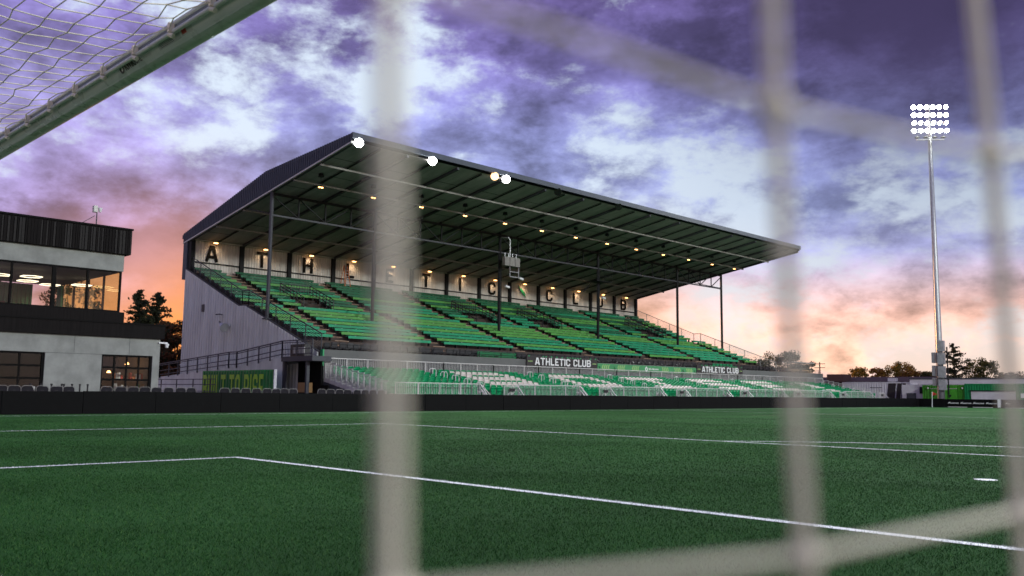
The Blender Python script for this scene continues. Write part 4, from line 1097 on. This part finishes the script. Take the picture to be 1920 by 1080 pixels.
for row_, z in enumerate((32.25, 33.2, 34.15, 35.1)):
    m_ = MB(); m_.bar(C0+axr*-2.1+Vector((0, 0, z)), C0+axr*2.1+Vector((0, 0, z)), .10); arm = m_.build('cross_arm', 'galv', MA)
    for k in range(6):
        p = C0+axr*(-1.85+.74*k)+Vector((0, 0, z+.12))+fwd*.12
        aim = (fwd+Vector((0, 0, -.32 if row_ > 1 else -.75))+axr*((k-2.5)*.10+(.55 if row_ == 1 else (-.35 if row_ == 0 else 0)))).normalized()
        m_ = MB(); m_.tube([tuple(p-aim*.30), tuple(p-aim*.12), tuple(p+aim*.05)], [.10, .22, .31], 14); lamp = m_.build('floodlight', 'galv', arm)
        m_ = MB(); m_.tube([tuple(p+aim*.03), tuple(p+aim*.06)], .255, 16); m_.build('lens', 'flood', arm)
m_ = MB(); m_.bar(C0+axr*-1.6+Vector((0, 0, 31.3)), C0+axr*1.6+Vector((0, 0, 31.3)), .12); arm = m_.build('lower_arm', 'galv', MA)
for k in range(4):
    p = C0+axr*(-1.5+1.0*k)+Vector((0, 0, 31.6))
    m_ = MB(); m_.tube([tuple(p+Vector((0, 0, .14))), tuple(p+Vector((0, 0, -.05)))], [.12, .32], 12); m_.bar(p+Vector((0, 0, -.3)), p, .06); m_.build('unlit_lamp', 'steel_grey', arm)
for i, (z0, z1, s_) in enumerate(((6.3, 7.5, .35), (4.8, 6.1, .35), (3.3, 4.6, .35), (1.9, 3.1, .30), (5.0, 6.2, -.55), (3.5, 4.7, -.55), (2.4, 3.3, -.55))):
    if s_ > 0: m_ = MB(); m_.box(MX+.02, MX+.78, MY-.85, MY-.42, z0, z1)
    else: m_ = MB(); m_.box(MX-.80, MX-.44, MY-.35, MY+.35, z0, z1)
    m_.build('control_cabinet', 'galv', MA)
m_ = MB(); m_.bar((MX+.95, MY-.4, 1.0), (MX+.95, MY-.4, 6.8), .12); m_.build('cable_duct', 'steel_dark', MA)
ld = bpy.data.lights.new('mast_light', 'SPOT'); ld.energy = 90000; ld.color = (.93, 1.0, .97); ld.spot_size = rad(110); ld.spot_blend = .6; ld.shadow_soft_size = 2.0
lo = bpy.data.objects.new('mast_light', ld); COL.objects.link(lo); lo.parent = MA
p = C0+Vector((0, 0, 33.8))+fwd*1.0; lo.location = p-MA.location
lo.rotation_euler = (Vector(p)-Vector((-6, 45, 0))).to_track_quat('Z', 'Y').to_euler()

def copy_tree(o, parent=None):
    c = o.copy()
    if o.type == 'LIGHT': c.data = o.data.copy()
    COL.objects.link(c); c.parent = parent
    for ch in list(o.children): copy_tree(ch, c)
    return c
for (x, y, rz), lb in (((40, 76, math.pi*.5+.55), 'assumed tall floodlight mast, out of view across the pitch opposite the far half of the stand'), ((40, 30, math.pi*.5+.72), 'assumed tall floodlight mast, out of view across the pitch opposite the near half of the stand')):  # assumed masts out of view, added to brighten the stand and pitch
    o = copy_tree(MA); o.location = (x, y, 0); o.rotation_euler = (0, 0, -rz+.36*0); o['label'] = lb
    for ch in o.children:
        if ch.type == 'LIGHT':
            ch.data.energy = ASSUMED_MASTE
            tgt = Vector((-48, 55 if y > 50 else 45, 4)); Rm = Matrix.Rotation(o.rotation_euler.z, 3, 'Z')
            wp = Vector((x, y, 0))+Rm @ ch.location
            dloc = Rm.inverted() @ (wp-tgt)
            ch.rotation_euler = dloc.to_track_quat('Z', 'Y').to_euler(); ch.data.spot_size = rad(130); ch.data.spot_blend = .5
for o in list(COL.objects):
    if o.get('category') == 'floodlight mast': o['group'] = 'floodlight masts'

# ================================================================== FAR END: corner flag, boards, containers, low buildings
t = thing('corner_flag', (-W2, L2, 0), 'white corner flag pole with a small red flag', 'corner flag')
m_ = MB(); m_.tube([(-W2, L2, 0), (-W2+.05, L2, 1.65)], .035, 8); m_.build('flag_pole', 'white_paint', t)
m_ = MB(); n = 8
for k in range(n):
    x0_, x1_ = k*.05, (k+1)*.05
    f = lambda x: .03*math.sin(x*14)
    m_.quad((-W2+.09+x0_, L2+f(x0_), 1.28+.1*x0_), (-W2+.09+x1_, L2+f(x1_), 1.28+.1*x1_), (-W2+.09+x1_, L2+f(x1_), 1.64-.35*x1_), (-W2+.09+x0_, L2+f(x0_), 1.64-.35*x0_))
m_.build('flag_cloth', 'flag_red', t, fix=False)
def far_board(xa, xb, txt, lb):
    t = thing('far_board', ((xa+xb)/2, 101.6, 0), lb, 'board', 'printed boards behind the far goal line')
    MB().box(xa, xb, 101.55, 101.65, .08, .90).build('board_face', 'black_board', t)
    for x in (xa+.1, (xa+xb)/2, xb-.1): MB().box(x-.25, x+.25, 101.3, 101.9, 0, .08).build('board_foot', 'steel_dark', t)
    MB().box(xa, xb, 101.54, 101.66, .03, .08).build('board_base', 'plate', t)
    n = 4 if txt == 'IDAHO BANK' else 3
    for k in range(n):
        x = xa+.35+(xb-xa-.2)*k/n
        m_ = MB(); m_.prism([(x, .40), (x+.10, .56), (x+.32, .62), (x+.20, .54), (x+.26, .46), (x+.14, .46)], 'y', 101.535, 101.545); m_.build('swoosh_mark', 'letter_white', t)
        small_text(txt, .11, (x+.26, 101.538, .42), (1, 0, 0), (0, 0, 1), 'letter_white', t, bold=.008, wscale=.95)
    return t
far_board(-32.3, -27.0, 'IDAHO BANK', 'black board with small white logos just right of the corner flag')
far_board(-26.6, -19.5, 'SRF', 'black board with larger pale lettering right of the white post')
t = thing('white_post', (-26.8, 101.5, 0), 'white upright post between the two printed boards', 'post'); MB().box(-26.93, -26.68, 101.42, 101.55, .06, .92).build('post_panel', 'white_paint', t); MB().box(-27.1, -26.5, 101.2, 101.8, 0, .06).build('post_base', 'steel_dark', t)
def container(name, xa, xb, y, h, m_, lb, dep=2.44, pitch_=.28, cat='container'):
    t = thing(name, ((xa+xb)/2, y+dep/2, 0), lb, cat)
    c = MB(); corr(c, (xa+.08, y, 0), (xb-.08, y, 0), lambda q_: h-.12, lambda q_: .12, pitch_, .05, (0, -1, 0)); c.build('front_sheet', m_, t, fix=False)
    MB().box(xa+.05, xb-.05, y+.04, y+dep, .1, h-.05).build('body', m_, t)
    f = MB(); f.box(xa, xb, y-.07, y+.06, h-.13, h); f.box(xa, xb, y-.07, y+.06, 0, .13); f.box(xa, xa+.1, y-.071, y+.06, .13, h-.13); f.box(xb-.1, xb, y-.071, y+.06, .13, h-.13); f.build('corner_frame', m_, t)
    return t
t = container('lime_container', -36.95, -32.2, 108, 2.5, 'cont_lime', 'lime green corrugated container with two small doors by the mast')
for x in (-36.0, -34.1+.0):
    m_ = MB(); m_.box(x+.0, x+.95, 107.90, 107.955, .2, 2.05); d = m_.build('door', 'cont_lime', t)
    m_ = MB(); m_.box(x-.05, x+1.0, 107.86, 107.90, 2.05, 2.11); m_.build('door_head', 'steel_light', d); m_ = MB(); m_.box(x+.14, x+.36, 107.88, 107.90, 1.15, 1.38); m_.build('lock_box', 'steel_dark', d)
for x in (-36.3, -34.7, -32.5): m_ = MB(); m_.tube([(x, 107.86, 2.05), (x, 107.86, 2.25)], [.09, .09], 10); m_.build('round_light', 'plate', t)
t = container('green_container', -32.15, -21.0, 107.6, 2.65, 'cont_green', 'dark green corrugated container with a long white serving hatch')
MB().box(-31.45, -26.9, 107.46, 107.52, .25, 1.80).build('serving_hatch', 'cont_white', t); MB().box(-31.55, -26.8, 107.36, 107.52, 1.80, 1.90).build('hatch_head', 'steel_dark', t); MB().box(-26.4, -26.0, 107.50, 107.53, 1.1, 1.6).build('notice', 'plate', t)
t = container('white_container', -48.6, -39.9, 112, 2.92, 'cont_white', 'white corrugated container with black slanted stripes at its right end', pitch_=.32)
for x, w_ in ((-42.7, 1.0), (-41.55, .55), (-40.9, .42)):
    m_ = MB(); m_.prism([(x-.25, .3), (x-.25+w_, .3), (x+.1+w_, 2.75), (x+.1, 2.75)], 'y', 111.92, 111.935); m_.build('slanted_stripe', 'sign_black', t)
MB().box(-44.9, -43.4, 111.90, 111.94, 2.2, 2.26).build('sign_strip', 'steel_dark', t)
t = thing('utility_cabin', (-38.4, 110, 0), 'small white cabin with a grey door between the containers', 'cabin')
MB().box(-39.85, -37.0, 109.2, 111, 0, 2.55).build('cabin_wall', 'cont_white', t); MB().box(-39.3, -38.2, 109.14, 109.2, .1, 1.55).build('cabin_door', 'steel_grey', t); MB().box(-37.75, -37.2, 109.13, 109.2, 1.5, 2.3).build('window', 'steel_dark', t)
t = thing('white_hall', (-30, 130, 0), 'long low white hall with a dark roof edge behind the green containers', 'building')
MB().box(-45.0, -8, 125, 140, 0, 3.5).build('wall', 'cont_white', t); MB().box(-45.1, -8, 124.9, 140.1, 3.5, 3.68).build('roof_edge', 'steel_grey', t); MB().box(-45, -8, 124.97, 125, 2.75, 2.79).build('wall_joint', 'steel_grey', t)
t = thing('brown_building', (-62, 155, 0), 'long low brown roofed building in front of the far trees', 'building')
MB().box(-76, -50, 150, 158, 0, 3.6).build('wall', 'brown_roof', t); MB().prism([(149.5, 3.6), (158.5, 3.6), (154, 4.5)], 'x', -76.3, -49.7).build('roof', 'brown_roof', t)
MB().box(-68.5, -65.5, 149, 152, 3.62, 4.9).build('roof_unit', 'brown_roof', t); MB().box(-58, -56.6, 149.3, 150, 3.62, 4.2).build('roof_unit', 'cont_white', t)
for i, (x, h) in enumerate(((-77.6, 7.7), (-65.3, 6.3), (-58.9, 5.8))):
    t = thing('utility_pole', (x, 165, 0), 'thin wooden utility pole on the skyline, %s of three' % ('leftmost', 'middle', 'rightmost')[i], 'utility pole', 'utility poles on the skyline')
    m_ = MB(); m_.tube([(x, 165, 0), (x, 165, h)], [.16, .11], 8); m_.build('pole', 'trunk', t)
    for dz_ in (.35, 1.1): m_ = MB(); m_.box(x-1.1, x+1.1, 164.93, 165.07, h-dz_-.06, h-dz_+.06); m_.build('cross_arm', 'trunk', t)

# ================================================================== TREES
def leafmesh(pts, size, mats, name, parent, org):
    n = len(pts); c = np.asarray(pts)
    a = rng.normal(size=(n, 3)); a /= np.linalg.norm(a, axis=1)[:, None]
    d = rng.normal(size=(n, 3)); d -= a*(a*d).sum(1)[:, None]; d /= np.linalg.norm(d, axis=1)[:, None]
    s_ = size*(.55+.9*rng.random(n))[:, None]; w = .55*s_
    V = np.stack([c-a*s_*.5, c+d*w*.5, c+a*s_*.5, c-d*w*.5], 1).reshape(-1, 3)-np.array(org)
    me = bpy.data.meshes.new(name); me.vertices.add(4*n); me.vertices.foreach_set('co', V.astype(np.float32).ravel())
    me.loops.add(4*n); me.loops.foreach_set('vertex_index', np.arange(4*n, dtype=np.int32)); me.polygons.add(n); me.polygons.foreach_set('loop_start', np.arange(n, dtype=np.int32)*4)
    for m_ in mats: me.materials.append(MATS[m_])
    me.polygons.foreach_set('material_index', rng.choice(len(mats), n).astype(np.int32)); me.update(); me.validate()
    o = bpy.data.objects.new(name, me); COL.objects.link(o); o.parent = parent; return o
def conifer(x, y, h, w, lb, dens=1.0, leaf=.30, bare=.08, mats=('needle', 'leaf_dark')):
    t = thing('conifer_tree', (x, y, 0), lb, 'tree', 'trees around the ground')
    br = MB(); br.tube([(x, y, 0), (x+.1, y, h*.5), (x, y, h*.98)], [h*.020, h*.012, .02], 8)
    pts = []
    nb = int(34*dens)+int(h*1.6)
    for i in range(nb):
        f = bare+(1-bare)*((i+random.random())/nb)**.85; z = h*f
        L = w/2*(1-f)**.75*random.uniform(.55, 1.15)+.15; az = random.uniform(0, 2*math.pi); up = random.uniform(-.05, .45)-(.25 if f < .4 else 0)
        e = Vector((x+math.cos(az)*L, y+math.sin(az)*L, z+up*L)); s0 = Vector((x, y, z))
        mid_ = s0.lerp(e, .55)+Vector((0, 0, -.05*L)); br.tube([tuple(s0), tuple(mid_), tuple(e)], [.05, .03, .01], 5, cap=False)
        for k in range(int(20*dens*L)+8):
            q_ = random.random()**.7; p = s0.lerp(e, q_); sp_ = .10+.20*q_*L*.5
            pts.append((p.x+random.gauss(0, sp_), p.y+random.gauss(0, sp_), p.z-.02*L*q_+random.gauss(0, sp_*.45)))
    br.build('trunk', 'trunk', t, fix=False); leafmesh(pts, leaf, list(mats), 'crown', t, (x, y, 0)); return t
def broadleaf(x, y, h, w, lb, mats, dens=1.0, leaf=.32, clumps=22, z0=.28):
    t = thing('broadleaf_tree', (x, y, 0), lb, 'tree', 'trees around the ground')
    br = MB(); br.tube([(x, y, 0), (x+.1, y, h*.35), (x+.05, y, h*.6)], [h*.030, h*.022, h*.010], 8); pts = []
    for i in range(clumps):
        az = random.uniform(0, 2*math.pi); r = w/2*math.sqrt(random.random())*.85; z = h*(z0+(.93-z0)*random.random()**.8)
        sh = math.sqrt(max(.1, 1-((z/h-.55)/.50)**2)); cx_, cy_ = x+math.cos(az)*r*sh, y+math.sin(az)*r*sh
        cr = w*random.uniform(.09, .19)
        br.tube([(x+.05, y, h*.3), ((x+cx_)/2, (y+cy_)/2, z*.75), (cx_, cy_, z)], [h*.010, h*.006, .015], 5, cap=False)
        n = int(90*dens)
        v = rng.normal(size=(n, 3)); v /= np.linalg.norm(v, axis=1)[:, None]; v *= (rng.random(n)**.45)[:, None]*cr
        pts += [(cx_+a[0], cy_+a[1], min(h*1.02, z+a[2]*.8)) for a in v]
    br.build('trunk', 'trunk', t, fix=False); leafmesh(pts, leaf, list(mats), 'crown', t, (x, y, 0)); return t
conifer(-95, 38.9, 11.9, 7.2, 'dark conifer with a pointed top left of the stand side wall', 2.6, .32)
conifer(-100, 43.2, 12.4, 8.0, 'dark conifer against the orange sky nearest the stand side wall', 2.6, .34)
broadleaf(-92, 41.8, 8.6, 6.0, 'dense dark bushy tree at the foot of the conifers by the stand', ('leaf_dark', 'leaf_rust'), 1.8, .36, 34, .02)
broadleaf(-90, 38.0, 6.6, 6.5, 'low dark bushy tree between the clubhouse and the stand', ('leaf_dark', 'leaf_rust'), 1.6, .36, 30, .02)
broadleaf(-95, 32.0, 13.4, 7.0, 'tree seen through the clubhouse upper windows', ('leaf_dark', 'needle', 'leaf_rust'), 1.5, .34, 30, .25)
TL = [(-84.8, 150, 8.3, 7.0, 'olive bushy tree just right of the stand end fence', ('leaf_dark', 'leaf_olive')), (-80.3, 150.5, 9.2, 5.6, 'taller olive tree in the clump behind the terrace end', ('leaf_dark', 'leaf_olive')),
      (-76.2, 151, 9.4, 6.4, 'rounded dark tree in the middle of the clump behind the terrace end', ('leaf_dark', 'leaf_olive', 'needle')), (-72.9, 150, 7.6, 4.6, 'small dark tree at the right of the clump behind the terrace', ('leaf_dark',)),
      (-68.5, 162, 6.6, 4.2, 'low golden tree right of the leftmost utility pole', ('leaf_gold', 'leaf_olive')), (-65.0, 162, 6.4, 4.0, 'thin golden brown tree between two utility poles', ('leaf_gold', 'leaf_rust')),
      (-61.8, 163, 7.6, 5.2, 'round golden tree left of the middle utility pole', ('leaf_olive', 'leaf_gold')), (-59.6, 162, 6.7, 4.2, 'golden tree with rust foliage under the middle utility pole', ('leaf_gold', 'leaf_rust')),
      (-57.0, 164, 5.6, 4.6, 'low rust brown bush on the skyline left of the rightmost pole', ('leaf_rust', 'leaf_gold')), (-55.3, 160, 5.6, 3.6, 'small olive tree above the corner of the white hall', ('leaf_olive', 'leaf_dark')), (-53.4, 160, 5.2, 3.4, 'small rust tree at the left end of the white hall', ('leaf_rust', 'leaf_olive')),
      (-43.4, 150, 7.4, 6.4, 'rounded olive tree right of the big conifer', ('leaf_dark', 'leaf_olive')), (-39.9, 152, 5.0, 5.0, 'low distant tree over the white hall roof', ('leaf_olive', 'leaf_rust')), (-36.2, 153, 4.9, 5.2, 'rightmost low distant tree over the white hall roof', ('leaf_olive', 'leaf_rust'))]
for x, y, h, w, lb, ms in TL: broadleaf(x, y, h, w*1.05, lb, ms, 1.3, .30, 46, .06)
conifer(-47.6, 150, 9.6, 8.6, 'big dark spreading conifer right of the floodlight mast', 1.5, .34, .12, ('needle', 'needle', 'leaf_dark'))

# ================================================================== GOAL WITH NETS
G = thing('football_goal', (0, 0, 0), 'white football goal with white net, its crossbar overhead', 'goal')
m_ = MB(); m_.tube([(-3.72, 0, 2.50), (3.72, 0, 2.50)], .06, 32); CB = m_.build('crossbar', 'goal_white', G, smooth=True)
for s_ in (-1, 1): m_ = MB(); m_.tube([(s_*3.72, 0, 0), (s_*3.72, 0, 2.50)], .06, 24); m_.build('post', 'goal_white', G, smooth=True)
for dy, dz_, r in ((-.066, .018, .011), (-.071, -.020, .010)): m_ = MB(); m_.tube([(-3.66, dy, 2.50+dz_), (3.66, dy, 2.50+dz_)], r, 10); m_.build('net_rail', 'goal_white', CB, smooth=True)
m_ = MB(); m_.box(-3.66, 3.66, -.070, -.055, 2.487, 2.512); m_.build('rail_groove', 'goal_groove', CB)
m_ = MB(); ph = rad(62); m_.tube([(-3.6, -.0603*math.cos(ph), 2.5-.0603*math.sin(ph)), (3.6, -.0603*math.cos(ph), 2.5-.0603*math.sin(ph))], .0016, 6); m_.build('seam', 'goal_white', CB)
# stickers and lettering on the bar
def onbar(x, phi_deg, lift=.0006):
    p_ = rad(phi_deg); return Vector((x, -(.06+lift)*math.cos(p_), 2.5-(.06+lift)*math.sin(p_)))
def patch(x0, x1, p0, p1, m__, nm, lift=.0006):
    q_ = MB(); n = 5
    for k in range(n):
        a = p0+(p1-p0)*k/n; c = p0+(p1-p0)*(k+1)/n
        q_.quad(onbar(x0, a, lift), onbar(x1, a, lift), onbar(x1, c, lift), onbar(x0, c, lift))
    return q_.build(nm, m__, CB, fix=False)
def bartext(txt, h, x, phi, m__, ws=1.0, bold=0.0):
    p_ = rad(phi); u = Vector((0, -math.sin(p_), math.cos(p_)))
    return small_text(txt, h, onbar(x, phi, .002), (1, 0, 0), u, m__, CB, bold=bold, wscale=ws)
bartext('KWIK', .036, -.015, 40, 'sticker_black', .80, .0025); bartext('GOAL', .034, .072, 40, 'sticker_black', .72, .0003)
q_ = MB(); cphi = 24; n = 16
p_ = rad(24); uu = Vector((0, -math.sin(p_), math.cos(p_))); cc = onbar(-.05, 24, .0012)
q_.v += [tuple(cc+Vector((1, 0, 0))*.024*math.cos(2*math.pi*k/n)+uu*.024*math.sin(2*math.pi*k/n)) for k in range(n)]; q_.q(*range(n)); q_.build('emblem', 'sticker_black', CB, fix=False)
q_ = MB(); cc = onbar(-.046, 23, .002); q_.v += [tuple(cc+Vector((1, 0, 0))*.008*math.cos(2*math.pi*k/n)+uu*.017*math.sin(2*math.pi*k/n)) for k in range(n)]; q_.q(*range(n)); q_.build('emblem_core', 'goal_white', CB, fix=False)
bartext('THE OFFICIAL GOAL', .011, .175, 22, 'sticker_grey', .85, .0004); bartext('OF SOCCER', .011, .175, 38, 'sticker_grey', 1.0, .0004)
patch(.33, .535, 10, 44, 'sticker_grey', 'safety_sticker'); patch(.33, .535, 8, 17, 'sticker_red', 'sticker_stripe', .0010)
for k in range(4): patch(.345+.0*k, .47, 20+k*5.5, 22.5+k*5.5, 'goal_groove', 'sticker_line', .0012)
patch(.54, .64, 8, 42, 'sticker_grey', 'grey_label'); patch(.55, .59, 12, 36, 'sticker_red', 'label_mark', .0010)
# frame behind
m_ = MB()
for s_ in (-1, 1): m_.tube([(s_*3.72, 0, 2.50), (s_*3.74, -.5, 2.50), (s_*3.74, -1.05, 2.46), (s_*3.74, -2.05, .05), (s_*3.72, 0, .04)], .025, 8)
m_.tube([(-3.74, -2.05, .05), (3.74, -2.05, .05)], .03, 8); m_.build('back_frame', 'goal_white', G)
# clips
for k in range(-10, 11):
    x = -.2+.355*k; q_ = MB(); q_.box(x-.009, x+.009, -.092, -.068, 2.475, 2.515); q_.tube([(x-.004, -.085, 2.465), (x+.02, -.078, 2.455)], .010, 8); q_.build('net_clip', 'net_white', CB)
def net(name, nodes, r, knot=None, sides=5, r2=None):
    """nodes: 2D list of points; cords along both directions"""
    q_ = MB(); nu, nv = len(nodes), len(nodes[0])
    for i in range(nu): q_.tube(nodes[i], r, sides, cap=False)
    for j in range(nv): q_.tube([nodes[i][j] for i in range(nu)], r2 or r, sides, cap=False)
    if knot:
        for i in range(nu):
            for j in range(nv):
                p = Vector(nodes[i][j]); q_.tube([tuple(p+Vector((0, -knot, 0))), tuple(p), tuple(p+Vector((0, knot, 0)))], [knot*.5, knot, knot*.5], 6)
    return q_.build(name, 'net_white', G, smooth=True, fix=False)
# roof net
cell = .355/3; nx = 62; roof = []
for j in range(10):
    row = []
    for i in range(nx):
        x = -.2-.355*10+cell*i; at = (i % 3 == 0)
        y = -.088-.105*j; z = 2.487+.005*math.sin(i*.7+j*1.3)-.045*math.sin(min(1, j/9)*math.pi)+random.uniform(-.006, .006)
        if j == 0: y -= 0 if at else .035; z = 2.49 if at else 2.487
        else: x += .010*(1 if (i+j) % 2 else -1)*(.6+.4*math.sin(i*.3)); y += random.uniform(-.012, .012)
        row.append((x, y, z))
    roof.append(row)
net('roof_net', roof, .0025, .0042)
# back net
back = []
for j in range(22):
    f_ = j/21; back.append([(-3.72+7.44*i/60+random.uniform(-.01, .01), -1.035-1.0*f_-.06*math.sin(f_*math.pi), 2.44-2.38*f_) for i in range(61)])
net('back_net', back, .0023)
# side nets; the near one hangs slack towards the camera side
SLACK = {(-1.455, 12): (3.8617, -1.4868, 1.1779), (-1.455, 13): (3.8540, -1.4781, 1.0994), (-1.455, 14): (3.8479, -1.4700, 1.0135), (-1.455, 15): (3.8443, -1.4642, 0.9367),
         (-1.364, 12): (3.8772, -1.4155, 1.1712), (-1.364, 13): (3.8733, -1.4064, 1.0931), (-1.364, 14): (3.8711, -1.3953, 1.0136), (-1.364, 15): (3.8704, -1.3891, 0.9372),
         (-1.275, 12): (3.8876, -1.3478, 1.1696), (-1.275, 13): (3.8874, -1.3358, 1.0962), (-1.275, 14): (3.8862, -1.3238, 1.0167), (-1.275, 15): (3.8852, -1.3175, 0.9386)}
def side_net(s_):
    ys = [-.07, -.17, -.27, -.37, -.47, -.57, -.67, -.77, -.87, -.97, -1.07, -1.17, -1.275, -1.364, -1.455, -1.555, -1.655, -1.755, -1.855, -1.955]
    zs = [2.42-.0995*k for k in range(13)] + [1.120, 1.008] + [.905-.0975*k for k in range(10)]
    nodes = []
    for y in ys:
        col_ = []
        for k, z in enumerate(zs):
            lim = -1.05-1.0*(2.46-z)/2.41
            bulge = .148*math.sin(min(1, max(0, -y/1.277))*math.pi/2)-.24*max(0, -1.277-y)
            zz = z
            if k == 13: zz = 1.110+.012*max(0, min(1, (y+1.455)/.18))
            near = -1.5 < y < -1.2 and .95 < z < 1.2
            jy = 0 if near else random.uniform(-.012, .012); jz = 0 if near else random.uniform(-.012, .012)
            yy = max(y+jy, lim)
            q3 = SLACK.get((round(y, 3), k)) if s_ > 0 else None
            col_.append(q3 or (s_*(3.72+bulge), yy, zz+jz))
        nodes.append(col_)
    return net('side_net', nodes, .0016, .0030, 8, .0010)
side_net(1); side_net(-1)
